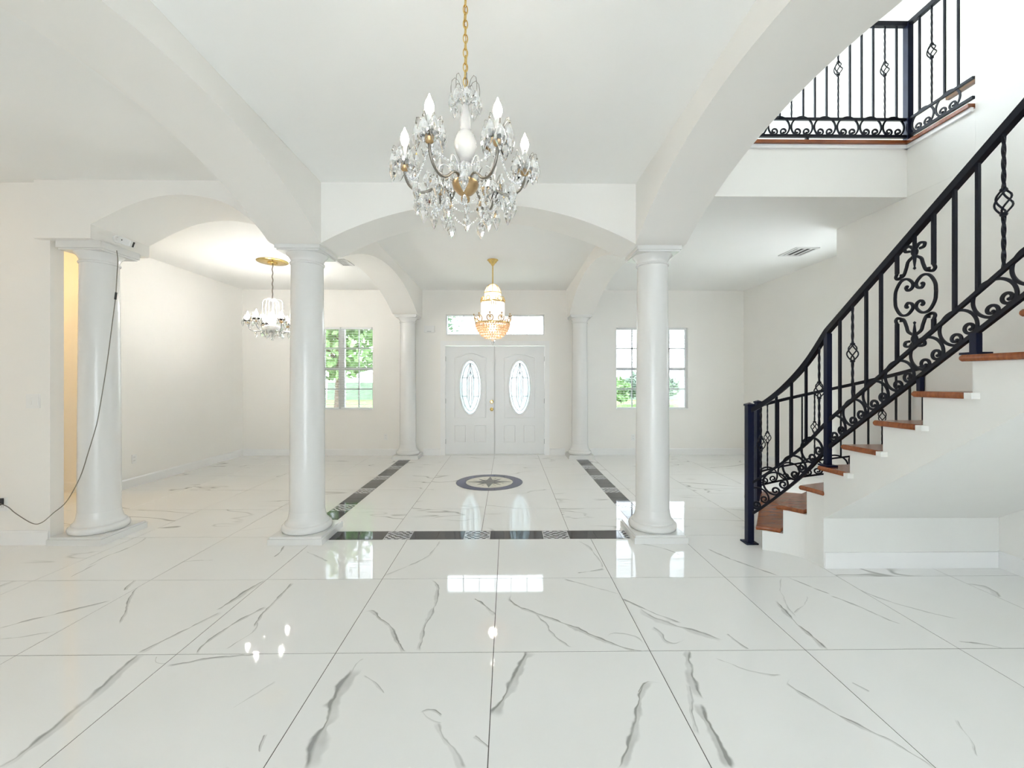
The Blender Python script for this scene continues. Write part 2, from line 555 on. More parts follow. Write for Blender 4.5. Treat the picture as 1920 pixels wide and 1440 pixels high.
# veins traced on the photograph: pixels, half width in metres, darkness
VEINS = [
    ([(5, 1437), (60, 1400), (100, 1370), (150, 1325), (185, 1298), (220, 1265), (262, 1228)], .016, .62),
    ([(262, 1225), (300, 1205), (345, 1183), (385, 1162), (412, 1149)], .010, .62),
    ([(410, 1143), (440, 1124), (465, 1107), (495, 1089)], .013, .8),
    ([(314, 1249), (350, 1243), (385, 1235), (440, 1231), (480, 1228)], .006, .95),
    ([(293, 1232), (297, 1243), (312, 1243)], .004, .6),
    ([(372, 1224), (400, 1195), (430, 1175), (460, 1157), (497, 1139)], .009, .95),
    ([(477, 1175), (490, 1155), (510, 1132), (530, 1113), (548, 1095)], .007, .85),
    ([(428, 1215), (455, 1198), (474, 1184), (482, 1165)], .004, .6),
    ([(436, 1327), (465, 1310), (515, 1278)], .004, .4),
    ([(488, 1410), (492, 1392), (498, 1378)], .004, .6),
    ([(583, 1440), (600, 1387), (613, 1357), (633, 1307), (650, 1280), (667, 1256)], .022, .72),
    ([(660, 1262), (668, 1245), (664, 1232), (690, 1233), (698, 1244), (680, 1258)], .008, .5),
    ([(682, 1267), (700, 1282), (722, 1300)], .004, .55),
    ([(788, 1336), (810, 1333), (828, 1341)], .007, .75),
    ([(790, 1336), (806, 1350), (826, 1355)], .004, .35),
    ([(818, 1356), (830, 1380), (848, 1402), (868, 1440)], .010, .4),
    ([(887, 1379), (900, 1389), (917, 1403)], .006, .8),
    ([(925, 1340), (940, 1320), (957, 1290), (970, 1265), (985, 1235), (992, 1224)], .018, .72),
    ([(1163, 1440), (1180, 1405), (1190, 1370), (1198, 1325), (1206, 1290), (1222, 1278)], .014, .8),
    ([(1198, 1298), (1204, 1288), (1211, 1281)], .008, .9),
    ([(683, 1147), (700, 1148), (722, 1167), (740, 1190), (748, 1208), (757, 1221)], .010, .85),
    ([(812, 1088), (820, 1115), (812, 1140), (797, 1172), (790, 1195), (785, 1218)], .010, .62),
    ([(892, 1122), (908, 1134), (918, 1146), (926, 1152)], .009, .85),
    ([(955, 1120), (990, 1145), (1045, 1163), (1080, 1178), (1120, 1197), (1160, 1211), (1214, 1217)], .011, .85),
    ([(1002, 1150), (1022, 1168), (1035, 1188), (1055, 1205), (1073, 1213)], .006, .75),
    ([(1060, 1086), (1110, 1100), (1160, 1114)], .006, .55),
    ([(1140, 1192), (1160, 1186), (1195, 1195), (1205, 1210)], .006, .45),
    ([(1168, 1123), (1200, 1138), (1240, 1155), (1275, 1168)], .007, .85),
    ([(1200, 1143), (1225, 1158), (1260, 1172), (1290, 1180), (1350, 1200)], .016, .55),
    ([(1222, 1176), (1240, 1190), (1252, 1205), (1278, 1203)], .010, .55),
    ([(1363, 1189), (1380, 1203), (1402, 1217)], .006, .75),
    ([(1290, 1221), (1292, 1250), (1300, 1280), (1312, 1307)], .014, .65),
    ([(1291, 1285), (1297, 1330), (1305, 1375)], .007, .45),
    ([(1308, 1320), (1320, 1345), (1335, 1372), (1350, 1402), (1368, 1440)], .016, .85),
    ([(1343, 1234), (1362, 1242), (1410, 1258), (1465, 1266)], .005, .5),
    ([(1478, 1280), (1510, 1305), (1560, 1333), (1620, 1366), (1680, 1395), (1745, 1436)], .008, .72),
    ([(1598, 1280), (1630, 1296)], .004, .5),
    ([(1792, 1350), (1808, 1375), (1830, 1415)], .005, .45),
    ([(1455, 1128), (1475, 1150), (1490, 1166), (1505, 1178), (1525, 1195), (1545, 1216)], .010, .75),
    ([(1465, 1085), (1466, 1115), (1490, 1155)], .004, .4),
    ([(1490, 1150), (1510, 1130), (1512, 1118)], .004, .45),
    ([(1330, 1030), (1370, 1048), (1420, 1066), (1460, 1080)], .008, .75),
    ([(1478, 1083), (1520, 1100), (1555, 1113)], .006, .75),
    ([(1560, 1118), (1600, 1133), (1650, 1156), (1690, 1170)], .007, .72),
    ([(1600, 1100), (1640, 1118), (1685, 1133), (1740, 1148), (1795, 1160)], .006, .6),
    ([(1800, 1203), (1850, 1209), (1882, 1217)], .006, .55),
    ([(1810, 1095), (1850, 1102), (1870, 1120)], .02, .4),
    ([(0, 1177), (60, 1162), (110, 1150), (160, 1138), (205, 1127)], .007, .75),
    ([(0, 1198), (60, 1191), (110, 1183)], .006, .5),
    ([(225, 1168), (237, 1145), (246, 1118), (262, 1096)], .006, .65),
    ([(235, 1107), (246, 1094), (254, 1088)], .010, .6),
    ([(300, 1063), (325, 1055), (345, 1053), (400, 1050)], .005, .55),
    ([(515, 1044), (525, 1036), (533, 1024)], .007, .75),
    ([(575, 1035), (600, 1046), (615, 1052)], .006, .5),
    ([(722, 1079), (760, 1063), (795, 1048), (815, 1030), (825, 1014)], .007, .45),
    ([(1082, 1015), (1105, 1027), (1122, 1048), (1130, 1064)], .008, .5),
    ([(1085, 1074), (1108, 1071), (1132, 1067)], .007, .7),
    ([(1200, 1020), (1245, 1029), (1275, 1041)], .006, .7),
    ([(165, 1061), (200, 1043), (235, 1030), (275, 1008)], .007, .55),
    ([(133, 1082), (160, 1068), (180, 1057)], .006, .5),
    ([(0, 1100), (25, 1090), (50, 1086)], .02, .5),
]

GX0, GY0, GT = -0.07, 2.149, 0.80
FX0, FX1, FY0, FY1 = -1.88, 1.405, 3.676, 7.80     # foyer with its border strips
XL, XR, YN, YF = -1.78, 1.305, 3.78, 7.58           # column rows


def floor_pt(p):
    q = at(p[0], p[1], Z=0.0)
    return (q.x, q.y)


vein_by_cell = {}
for pts, hw, dk in VEINS:
    fp = [floor_pt(p) for p in pts]
    mx = sum(p[0] for p in fp) / len(fp)
    my = sum(p[1] for p in fp) / len(fp)
    cell = (math.floor((mx - GX0) / GT), math.floor((my - GY0) / GT))
    vein_by_cell.setdefault(cell, []).append((fp, hw, dk))

M['marble'] = marble('marble_tile', (), 1.0)
M['marblefaint'] = marble('marble_tile_faint', (), 0.55)

fl = MB()
fl.box(-6.7, 4.5, -2.6, 8.0, -0.12, -0.0012)
floor = struct(fl, 'floor', M['grout'])
g = 0.0020
tile_cache = {}


def tile(name, rects, mat, z=0.0):
    key = (name, mat.name, tuple(round(r[i] - rects[0][i // 2 * 2], 4) for r in rects for i in range(4)))
    x0, y0 = rects[0][0], rects[0][2]
    me = tile_cache.get(key)
    if me is None:
        mb = MB()
        for (a, b_, c, d) in rects:
            mb.box(a + g - x0, b_ - g - x0, c + g - y0, d - g - y0, -0.01, z)
        me = mb.mesh(name, mat)
        tile_cache[key] = me
    return link(name, me, floor, (x0, y0, 0))


for i in range(-9, 6):
    for j in range(-6, 8):
        a, b_ = GX0 + i * GT, GX0 + (i + 1) * GT
        c, d = GY0 + j * GT, GY0 + (j + 1) * GT
        a, b_, c, d = max(a, -6.6), min(b_, 4.4), max(c, -2.6), min(d, 7.8)
        if a >= b_ - .01 or c >= d - .01: continue
        if a > 3.66 and d < 4.5: continue
        if b_ < -4.9 and c > 5.4: continue
        if b_ <= FX0 or a >= FX1 or d <= FY0:
            rects = [(a, b_, c, d)]
        else:
            rects = []
            if c < FY0: rects.append((a, b_, c, FY0))
            lo = max(c, FY0)
            if a < FX0: rects.append((a, FX0, lo - (2 * g if c < FY0 else 0), d))
            if b_ > FX1: rects.append((FX1, b_, lo - (2 * g if c < FY0 else 0), d))
            if not rects: continue
        vs = vein_by_cell.get((i, j))
        if vs:
            mt = marble('marble_tile_veined', vs, 0.0)
        else:
            mt = M['marblefaint'] if j < 0 else M['marble']
        tile('floor_tile', rects, mt)
# foyer field
fx = [FX0 + .2, -1.035, -.235, .565, FX1 - .2]
fy = [FY0 + .204, 4.549, 5.349, 6.149, 6.949, 7.8]
for i in range(4):
    for j in range(5):
        tile('foyer_tile', [(fx[i], fx[i + 1], fy[j], fy[j + 1])], M['marble'])

# border strips: pairs of dark tiles between pale patterned ones
m, nt, b = mat_new('black_navy_tile')
b.inputs['Base Color'].default_value = (0.012, 0.012, 0.016, 1)
b.inputs['Roughness'].default_value = 0.05
nz = nt.nodes.new('ShaderNodeTexNoise'); nz.inputs['Scale'].default_value = 18
crp = nt.nodes.new('ShaderNodeValToRGB')
crp.color_ramp.elements[0].color = (0.008, 0.008, 0.012, 1)
crp.color_ramp.elements[1].color = (0.030, 0.028, 0.030, 1)
nt.links.new(nz.outputs['Fac'], crp.inputs[0])
nt.links.new(crp.outputs[0], b.inputs['Base Color'])
M['darktile'] = m

m, nt, b = mat_new('damask_patterned_tile')
N, L = nt.nodes, nt.links
tc = N.new('ShaderNodeTexCoord')
sep = N.new('ShaderNodeSeparateXYZ')
L.new(tc.outputs['Object'], sep.inputs[0])


def mth(op, a, b2=None, c2=None):
    n = N.new('ShaderNodeMath'); n.operation = op
    for i, v in enumerate((a, b2, c2)):
        if v is None: continue
        if isinstance(v, (int, float)): n.inputs[i].default_value = v
        else: L.new(v, n.inputs[i])
    return n.outputs[0]


ax = mth('ABSOLUTE', mth('SUBTRACT', sep.outputs[0], 0.1165))
ay = mth('ABSOLUTE', mth('SUBTRACT', sep.outputs[1], 0.1))
dsum = mth('ADD', ax, ay)
wav = mth('SINE', mth('MULTIPLY', dsum, 120.0))
wav2 = mth('SINE', mth('MULTIPLY', mth('SUBTRACT', ax, ay), 95.0))
pr = mth('GREATER_THAN', mth('ADD', wav, mth('MULTIPLY', wav2, 0.7)), 0.15)
edge = mth('GREATER_THAN', mth('MAXIMUM', mth('DIVIDE', ax, 0.1165), mth('DIVIDE', ay, 0.1)), 0.93)
pat = mth('MAXIMUM', pr, edge)
mxn = N.new('ShaderNodeMix'); mxn.data_type = 'RGBA'
L.new(pat, mxn.inputs[0])
mxn.inputs[6].default_value = (0.06, 0.06, 0.07, 1)
mxn.inputs[7].default_value = (0.62, 0.63, 0.65, 1)
L.new(mxn.outputs[2], b.inputs['Base Color'])
b.inputs['Roughness'].default_value = 0.06
M['deco'] = m

P3 = 0.70 / 3


def strip_tiles(lo, hi, first_deco, along):
    k0 = math.floor((lo - first_deco) / P3) - 1
    k = k0
    while True:
        a = first_deco - P3 / 2 + k * P3
        if a > hi: break
        bnd = (max(a, lo), min(a + P3, hi))
        if bnd[1] - bnd[0] > 0.01:
            deco = k % 3 == 0
            mt = M['deco'] if deco else M['darktile']
            nm = 'patterned_border_tile' if deco else 'dark_border_tile'
            gg = 0.0020
            mb = MB()
            if along == 'x':
                mb.box(gg, bnd[1] - bnd[0] - gg, gg, .2 - gg, -.01, 0)
                link(nm, mb.mesh(nm, mt), floor, (bnd[0], FY0, 0))
            else:
                X0 = along
                mb.box(gg, .2 - gg, gg, bnd[1] - bnd[0] - gg, -.01, 0)
                link(nm, mb.mesh(nm, mt), floor, (X0, bnd[0], 0))
        k += 1


strip_tiles(FX0, FX1, -0.267, 'x')
strip_tiles(FY0 + .204, 7.8, 5.31, FX0)
strip_tiles(FY0 + .204, 7.8, 5.31, FX1 - .2)

# compass medallion let into the foyer floor
MC = (-0.241, 5.74)
med = thing('compass_medallion', (MC[0], MC[1], 0), 'round compass star inlay with a navy ring in the foyer floor', 'floor medallion', local=True)
M['navyring'] = simple('navy_stone', (0.016, 0.024, 0.12), 0.05, noise=0.3, nscale=20)  # navy stone, its base blue raised to imitate the sky's reflection
M['creamstone'] = simple('cream_stone', (0.74, 0.72, 0.62), 0.05, noise=0.06, nscale=12)
M['greystone'] = simple('grey_star_stone', (0.085, 0.08, 0.07), 0.06, noise=0.3, nscale=30)
M['blackstone'] = simple('black_stone_line', (0.01, 0.01, 0.01), 0.06, noise=0.2, nscale=30)


def ring(r0, r1, z, n=64):
    mb = MB()
    vs, fs = [], []
    for i in range(n):
        a = 2 * pi * i / n
        for r in (r0, r1):
            for zz in (0.0002, z):
                vs.append((r * cos(a), r * sin(a), zz))
    for i in range(n):
        k = (i + 1) % n
        a0, a1, b0, b1 = i * 4, k * 4, i * 4 + 2, k * 4 + 2
        fs += [(a0 + 1, b0 + 1, b1 + 1, a1 + 1), (a0, a1, b1, b0), (b0, b1, b1 + 1, b0 + 1), (a0 + 1, a1 + 1, a1, a0)]
    return mb.add(vs, fs)


sub(ring(.437, .452, .0022), 'outer_line', M['blackstone'], med)
sub(ring(.335, .4365, .0020), 'ring', M['navyring'], med)
sub(ring(.318, .3345, .0022), 'inner_line', M['blackstone'], med)
sub(MB().lathe([(.3175, .0002), (.3175, .0018)], 64), 'disc', M['creamstone'], med)
for k in range(16):
    a = 2 * pi * k / 16 + radians(90)
    if k % 4 == 0: r, w = .30, .062
    elif k % 2 == 0: r, w = .225, .05
    else: r, w = .25, .016
    a2 = pi / 16 * (2.2 if k % 2 == 0 else 1)
    z = .0034 if k % 4 == 0 else (.0030 if k % 2 == 0 else .0026)
    mb = MB().prism([(0, 0), (w * 1.3 * cos(a - a2 * 1.5), w * 1.3 * sin(a - a2 * 1.5)), (r * cos(a), r * sin(a)),
                     (w * 1.3 * cos(a + a2 * 1.5), w * 1.3 * sin(a + a2 * 1.5))], .0019, z)
    sub(mb, 'star_point', M['greystone'], med)
for k in range(4):
    a = 2 * pi * k / 4 + radians(45 + 22)
    sub(MB().lathe([(.008, .0018), (.008, .003)], 10, (.2 * cos(a), .2 * sin(a), 0)), 'dot', M['greystone'], med)

# ------------------------------------------------------------------ walls, ceilings
WB = 7.80
CZ = 3.05
XS = 3.64     # stair wall
WIN = [(-3.68, -2.475, .84, 2.36), (2.02, 3.36, .84, 2.36)]
DOORX = (-1.155, .705)
TRX = (-1.135, .69, 2.22, 2.60)


def wall_grid(u0, u1, z0, z1, holes, emit):
    us = sorted({u0, u1, *[h[0] for h in holes], *[h[1] for h in holes]})
    zs = sorted({z0, z1, *[h[2] for h in holes], *[h[3] for h in holes]})
    for i in range(len(us) - 1):
        for j in range(len(zs) - 1):
            cu, cz = (us[i] + us[i + 1]) / 2, (zs[j] + zs[j + 1]) / 2
            if any(h[0] < cu < h[1] and h[2] < cz < h[3] for h in holes): continue
            emit(us[i], us[i + 1], zs[j], zs[j + 1])


mb = MB()
wall_grid(-5.1, 4.55, 0, CZ, WIN + [(DOORX[0], DOORX[1], 0, 2.035), TRX], lambda a, b_, c, d: mb.box(a, b_, WB, WB + .16, c, d))
struct(mb, 'wall_back', M['wall'])
struct(MB().box(-5.0, -4.86, 5.02, WB, 0, CZ), 'wall_left', M['wall'])
struct(MB().box(-6.6, -5.0005, 5.30, 5.42, 0, CZ), 'wall_hall', M['wall'])
struct(MB().box(-6.6, -3.852, 3.60, 3.71, 0, CZ), 'wall_front_left', M['wall'])
struct(MB().box(-6.72, -6.6, -2.6, 5.42, 0, CZ), 'wall_outer_left', M['wall'])
mb = MB()      # unseen opening added to brighten the living room, hidden by the stair wall
wall_grid(4.50, WB, 0, CZ, [(4.66, 5.36, .5, 2.4)], lambda a, b_, c, d: mb.box(4.40, 4.55, a, b_, c, d))
struct(mb, 'wall_right', M['wall'])
mb = MB()      # wall behind the photographer; unglazed openings added and sized for the daylight
wall_grid(-6.72, XS, 0, CZ, [(-1.5, .7, .0, 2.1)], lambda a, b_, c, d: mb.box(a, b_, -2.75, -2.6, c, d))
wall_grid(1.40, 7.32, CZ, 5.9, [(1.9, 3.2, 3.8, 5.1)], lambda a, b_, c, d: mb.box(a, b_, -2.75, -2.6, c, d))  # upper opening added to light the steps and slab edge
struct(mb, 'wall_rear', M['wall'])
mb = MB()
mb.box(XS, XS + .13, -2.6, 3.24, 0, 5.9)
mb.box(XS, XS + .13, 3.24, 4.62, 0, 3.0495)
mb.box(XS + .13, 4.55, 4.50, 4.62, 0, 3.0495)
struct(mb, 'wall_stair', M['wall'])
mb = MB()
mb.box(-6.72, 1.52, -2.6, WB + .16, CZ, CZ + .12)
mb.box(1.52, 4.55, 3.8105, WB + .16, CZ, CZ + .12)
struct(mb, 'ceiling', M['ceiling'])
# upper storey: floor slab round the stairwell, walls and ceiling of the landing
mb = MB()
mb.box(1.52, 7.2, 3.8105, 8.6, CZ + .1205, 3.50)
mb.box(1.5205, XS, 3.80, 3.81, CZ, 3.50)
mb.box(XS, 7.2, 3.80, 3.81, CZ + .0005, 3.50)
mb.box(XS + .1305, 7.2, -2.6, 3.2395, CZ, 3.50)
mb.box(XS, 7.2, 3.2405, 3.7995, CZ + .0005, 3.50)
mb.box(1.40, 1.52, -2.6, 8.6, CZ + .1205, 3.50)
struct(mb, 'floor_upper', M['wall'])
struct(MB().box(1.40, 1.52, -2.6, 3.8, 3.50, 5.9), 'wall_upper_left', M['wall'])
mb = MB()
wall_grid(1.40, 7.2, 3.50, 5.9, [(2.2, 4.4, 4.1, 5.7)], lambda a, b_, c, d: mb.box(a, b_, 8.6, 8.72, c, d))
struct(mb, 'wall_upper_back', M['wall'])
struct(MB().box(7.2, 7.32, -2.6, 8.72, 3.50, 5.9), 'wall_upper_right', M['peach'])
struct(MB().box(1.40, 7.32, -2.6, 8.72, 5.9, 6.0), 'ceiling_upper', M['ceiling'])
# landing half wall and dark skirting seen past the balcony bars
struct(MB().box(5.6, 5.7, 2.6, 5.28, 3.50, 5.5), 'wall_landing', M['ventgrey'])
struct(MB().box(5.55, 5.5995, 2.6, 5.28, 4.93, 5.0), 'trim_3', M['darkwood'], label='dark wood rail along the landing wall')

# stairwell edge: white band and wood nosing
mb = MB()
mb.box(1.521, XS + .0, 3.775, 3.7995, 3.482, 3.515)
mb.box(XS - .025, XS - .0005, 3.25, 3.7995, 3.482, 3.515)
struct(mb, 'trim_1', M['white'])
mb = MB()
mb.box(1.521, XS + .0, 3.755, 3.83, 3.516, 3.545)
mb.box(XS - .045, XS + .03, 3.25, 3.83, 3.516, 3.545)
struct(mb, 'trim_2', M['wood'], label='stained wood nosing along the balcony edge')

# baseboards
def base_x(name, x0, x1, Y, sgn=-1):
    mb = MB()
    mb.prism([(Y, 0), (Y + sgn * .016, 0), (Y + sgn * .016, .105), (Y + sgn * .009, .122), (Y, .122)], x0, x1, 'x')
    return struct(mb, name, M['white'])


def base_y(name, y0, y1, X, sgn=1):
    mb = MB()
    mb.prism([(X, 0), (X + sgn * .016, 0), (X + sgn * .016, .105), (X + sgn * .009, .122), (X, .122)], y0, y1, 'y')
    return struct(mb, name, M['white'])


base_x('baseboard_back_left', -4.86, XL - .235, WB)
base_x('baseboard_door_left', XL + .235, DOORX[0] - .085, WB)
base_x('baseboard_door_right', DOORX[1] + .085, XR - .235, WB)
base_x('baseboard_back_right', XR + .235, 4.40, WB)
base_y('baseboard_left', 5.02, WB, -4.86)
base_x('baseboard_hall', -6.6, -5.0005, 5.30)
base_x('baseboard_front_left', -6.6, -3.855, 3.60)
base_y('baseboard_right', 4.62, WB, 4.40, -1)
base_y('baseboard_stair', -2.6, 3.08, XS, -1)

# ------------------------------------------------------------------ arches
SPR, RISE, BW = 2.54, .34, .215


def arc_pts(a, b_, z0, rise, n=24):
    h = (b_ - a) / 2
    R = (h * h + rise * rise) / (2 * rise)
    c = (a + b_) / 2
    return [(c + h * (2 * k / n - 1), z0 + rise - (R - math.sqrt(max(R * R - (h * (2 * k / n - 1)) ** 2, 0)))) for k in range(n + 1)]


def arch_mesh(low, top, lo, hi, axis):
    """solid between a lower profile and a flat top, as quads"""
    mb = MB()
    n = len(low)
    def mk(p, z, t):
        return (p, t, z) if axis == 'y' else (t, p, z)
    vs, fs = [], []
    for (p, z) in low:
        vs += [mk(p, z, lo), mk(p, z, hi), mk(p, top, lo), mk(p, top, hi)]
    for k in range(n - 1):
        a, b_ = 4 * k, 4 * k + 4
        fs += [(a, b_, b_ + 2, a + 2), (a + 1, a + 3, b_ + 3, b_ + 1), (a, a + 1, b_ + 1, b_), (a + 2, b_ + 2, b_ + 3, a + 3)]
    fs += [(0, 2, 3, 1)]
    e = 4 * (n - 1)
    fs += [(e, e + 1, e + 3, e + 2)]
    return mb.add(vs, fs)


low = [(-2.6, SPR), (.64, SPR)] + arc_pts(.64, YN - BW, SPR, RISE)[1:] + [(YN + BW, SPR)] + arc_pts(YN + BW, YF - BW, SPR, RISE + .02)[1:] + [(WB, SPR)]
for X, nm in ((XL, 'dining room'), (XR, 'staircase')):
    side = 'the dining area with the small chandelier' if X < 0 else 'the staircase'
    o = arch_mesh(low, CZ - .0005, X - BW, X + BW, 'x').build('arched_beam', M['wall'], None, 30)
    tag(o, 'long pale beam with two shallow arches beside ' + side, 'beam', kind='thing')
o = arch_mesh(arc_pts(XL + BW, XR - BW, SPR, RISE), CZ - .0005, YN - BW, YN + BW, 'y').build('arched_beam', M['wall'], None, 30)
tag(o, 'shallow arched beam spanning between the two front columns before the foyer', 'beam', kind='thing')
pr = spline([(-3.46, 2.68), (-3.316, 2.757), (-3.2, 2.815), (-2.97, 2.9), (-2.72, 2.93), (-2.5, 2.905), (-2.35, 2.86), (-2.2, 2.77), (-2.08, 2.66), (-1.995, 2.54)], 4)
low = [(-3.93, 2.565), (-3.461, 2.565)] + [(p[0], p[1]) for p in pr]
o = arch_mesh(low, CZ - .0005, 3.545, 4.12, 'y').build('arched_beam', M['wall'], None, 30)
tag(o, 'deep round arch with a square end block over the column with the security camera', 'beam', kind='thing')

# ------------------------------------------------------------------ columns
def column(name, x, y, label, top=SPR):
    t = thing(name, (x, y, 0), label, 'column', 'white round columns', local=True, kind='thing')
    mb = MB().box(-.228, .228, -.228 if y < 7 else -.225, .228 if y < 7 else .2195, 0, .05)
    mb.box(-.216, .216, -.216, .216, .0501, .068)
    sub(mb, 'plinth', M['column'], t)
    prof = [(.19, .0681), (.202, .075), (.208, .095), (.204, .115), (.192, .128), (.182, .131), (.181, .142), (.170, .15), (.159, .17), (.151, .20), (.146, .24)]
    sub(MB().lathe(prof, 40), 'base', M['column'], t, 50)
    n = 8
    prof = [(.145 - .013 * (k / n) ** 1.4, .24 + (2.40 - .24) * k / n) for k in range(n + 1)]
    sub(MB().lathe(prof, 40), 'shaft', M['column'], t, 50)
    prof = [(.132, 2.40), (.140, 2.403), (.143, 2.411), (.140, 2.419), (.133, 2.422), (.133, 2.435), (.139, 2.45), (.150, 2.468), (.166, 2.484), (.172, 2.490)]
    cp = sub(MB().lathe(prof, 40), 'capital', M['column'], t, 50)
    mb = MB().box(-.178, .178, -.178, .178, 2.4901, 2.505)
    mb.box(-.19, .19, -.19, .19, 2.5051, top - .0005)
    sub(mb, 'abacus', M['column'], cp)
    return t


column('round_column', -3.62, 3.79, 'white round column under the security camera with a cord hanging past it', 2.565)
column('round_column', XL, YN, 'white round column at the foyer front, beside the small dining chandelier')
column('round_column', XR, YN, 'white round column at the foyer front, nearest the staircase')
column('round_column', XL, YF, 'white round column against the back wall between the chime box and the left window')
column('round_column', XR, YF, 'white round column against the back wall between the front door and the right window')

# ------------------------------------------------------------------ windows
def window(name, x0, x1, z0, z1):
    o = bpy.data.objects.new(name, None)
    COL.objects.link(o)
    o.location = (x0, WB, z0)
    o['kind'] = 'structure'
    PARENT_LOC[o.name] = Vector(o.location)
    y0, y1 = WB + .075, WB + .125
    cx = (x0 + x1) / 2
    mb = MB()
    e = .028
    mb.box(x0, x0 + e, y0, y1, z0, z1); mb.box(x1 - e, x1, y0, y1, z0, z1)
    mb.box(x0 + e, x1 - e, y0, y1, z1 - e, z1); mb.box(x0 + e, x1 - e, y0, y1, z0, z0 + e)
    part(mb, 'window_frame', M['framewhite'], o)
    part(MB().box(cx - .055, cx + .055, y0 - .006, y1 + .006, z0 + e, z1 - e), 'mullion', M['frame'], o)
    zm = (z0 + z1) / 2
    for (a, b_) in ((x0 + e, cx - .055), (cx + .055, x1 - e)):
        part(MB().box(a, b_, y0 + .004, y1 - .004, zm - .028, zm + .022), 'meeting_rail', M['frame'], o)
        xm = (a + b_) / 2
        for (c, d) in ((z0 + e, zm - .028), (zm + .022, z1 - e)):
            part(MB().box(a, b_, WB + .098, WB + .1, c, d), 'pane', M['glass'], o)
            part(MB().box(xm - .011, xm + .011, WB + .09, WB + .108, c, d), 'muntin', M['frame'], o)
            part(MB().box(a, b_, WB + .09, WB + .108, (c + d) / 2 - .011, (c + d) / 2 + .011), 'muntin', M['frame'], o)
    mb = MB().box(x0 - .0, x1 + .0, WB - .022, WB + .075, z0 + .0005, z0 + .016)
    part(mb, 'sill', M['white'], o)
    return o


window('window_1', *WIN[0])
window('window_2', *WIN[1])

slat_me = {}
def blind(x0, x1, z0, z1, label):
    t = thing('window_blind', (x0, WB + .04, z1), label, 'blind', 'open slatted blinds in the back windows', local=True)
    w = x1 - x0
    sub(MB().box(.004, w - .004, -.02, .024, -.035, -.002), 'head_rail', M['slat'], t)
    key = round(w, 3)
    if key not in slat_me:
        mb = MB()
        n = 4
        pts = [(-.021 + .042 * k / n, .003 * sin(pi * k / n)) for k in range(n + 1)]
        poly = pts + [(p[0], p[1] - .0016) for p in reversed(pts)]
        mb.prism(poly, .006, w - .006, 'x')
        slat_me[key] = mb.mesh('slat', M['slat'], 60)
    z = -.06
    while z > -(z1 - z0) + .06:
        link('slat', slat_me[key], t, (0, 0, z))
        z -= .044
    sub(MB().box(.006, w - .006, -.02, .02, -(z1 - z0) + .022, -(z1 - z0) + .04), 'bottom_rail', M['slat'], t)
    for fx_ in (.18, .82):
        sub(MB().tube([(w * fx_, -.022, -.03), (w * fx_, -.022, -(z1 - z0) + .03)], .0012, 4, up=(0, 1, 0)), 'lift_cord', M['slat'], t)


for i, (x0, x1, z0, z1) in enumerate(WIN):
    cx = (x0 + x1) / 2
    nm = ['the window showing green trees', 'the window behind the front column near the stairs'][i]
    blind(x0 + .03, cx - .01, z0, z1, 'white slatted blind, left side of ' + nm)
    blind(cx + .01, x1 - .03, z0, z1, 'white slatted blind, right side of ' + nm)

# transom over the door
o = bpy.data.objects.new('window_3', None)
COL.objects.link(o)
o.location = (TRX[0], WB, TRX[2])
o['kind'] = 'structure'
PARENT_LOC[o.name] = Vector(o.location)
x0, x1, z0, z1 = TRX
mb = MB()
e = .022
mb.box(x0, x0 + e, WB + .05, WB + .11, z0, z1); mb.box(x1 - e, x1, WB + .05, WB + .11, z0, z1)
mb.box(x0 + e, x1 - e, WB + .05, WB + .11, z1 - e, z1); mb.box(x0 + e, x1 - e, WB + .05, WB + .11, z0, z0 + e)
part(mb, 'window_frame', M['framewhite'], o)
for k in range(6):
    a = x0 + e + (x1 - x0 - 2 * e) * k / 6
    b_ = x0 + e + (x1 - x0 - 2 * e) * (k + 1) / 6
    part(MB().box(a, b_, WB + .079, WB + .081, z0 + e, z1 - e), 'pane', M['glass'], o)
    if k:
        part(MB().box(a - .007, a + .007, WB + .07, WB + .09, z0 + e, z1 - e), 'muntin', M['framewhite'], o)

# ------------------------------------------------------------------ front door
door = bpy.data.objects.new('door_1', None)
COL.objects.link(door)
door.location = (-.225, WB, 0)
door['kind'] = 'structure'
PARENT_LOC[door.name] = Vector(door.location)
dx0, dx1 = DOORX
mb = MB()
mb.box(dx0 - .075, dx0 + .012, WB - .018, WB - .0005, 0, 2.11)
mb.box(dx1 - .012, dx1 + .075, WB - .018, WB - .0005, 0, 2.11)
mb.box(dx0 + .012, dx1 - .012, WB - .018, WB - .0005, 2.023, 2.11)
part(mb, 'casing', M['white'], door)
mb = MB()
mb.box(dx0, dx0 + .012, WB, WB + .15, 0, 2.023); mb.box(dx1 - .012, dx1, WB, WB + .15, 0, 2.023)
mb.box(dx0, dx1, WB, WB + .15, 2.023, 2.034)
part(mb, 'jamb', M['white'], door)
part(MB().box(dx0 + .012, dx1 - .012, WB - .01, WB + .15, .0003, .012), 'threshold', M['ventgrey'], door)
LEAF_Y = WB + .03


def oval(cx, cz, a, b_, n=40):
    return [(cx + a * cos(2 * pi * k / n), cz + b_ * sin(2 * pi * k / n)) for k in range(n)]


def frame_xz(pts, w, h, y, mat, parent, name):
    """raised moulding following closed x,z points on the door face"""
    mb = MB()
    mb.sweep([(p[0], y, p[1]) for p in pts], [(-w / 2, 0), (-w * .25, h), (w * .25, h), (w / 2, 0)], up=(0, -1, 0), closed=True)
    return sub(mb, name, mat, parent, 40)


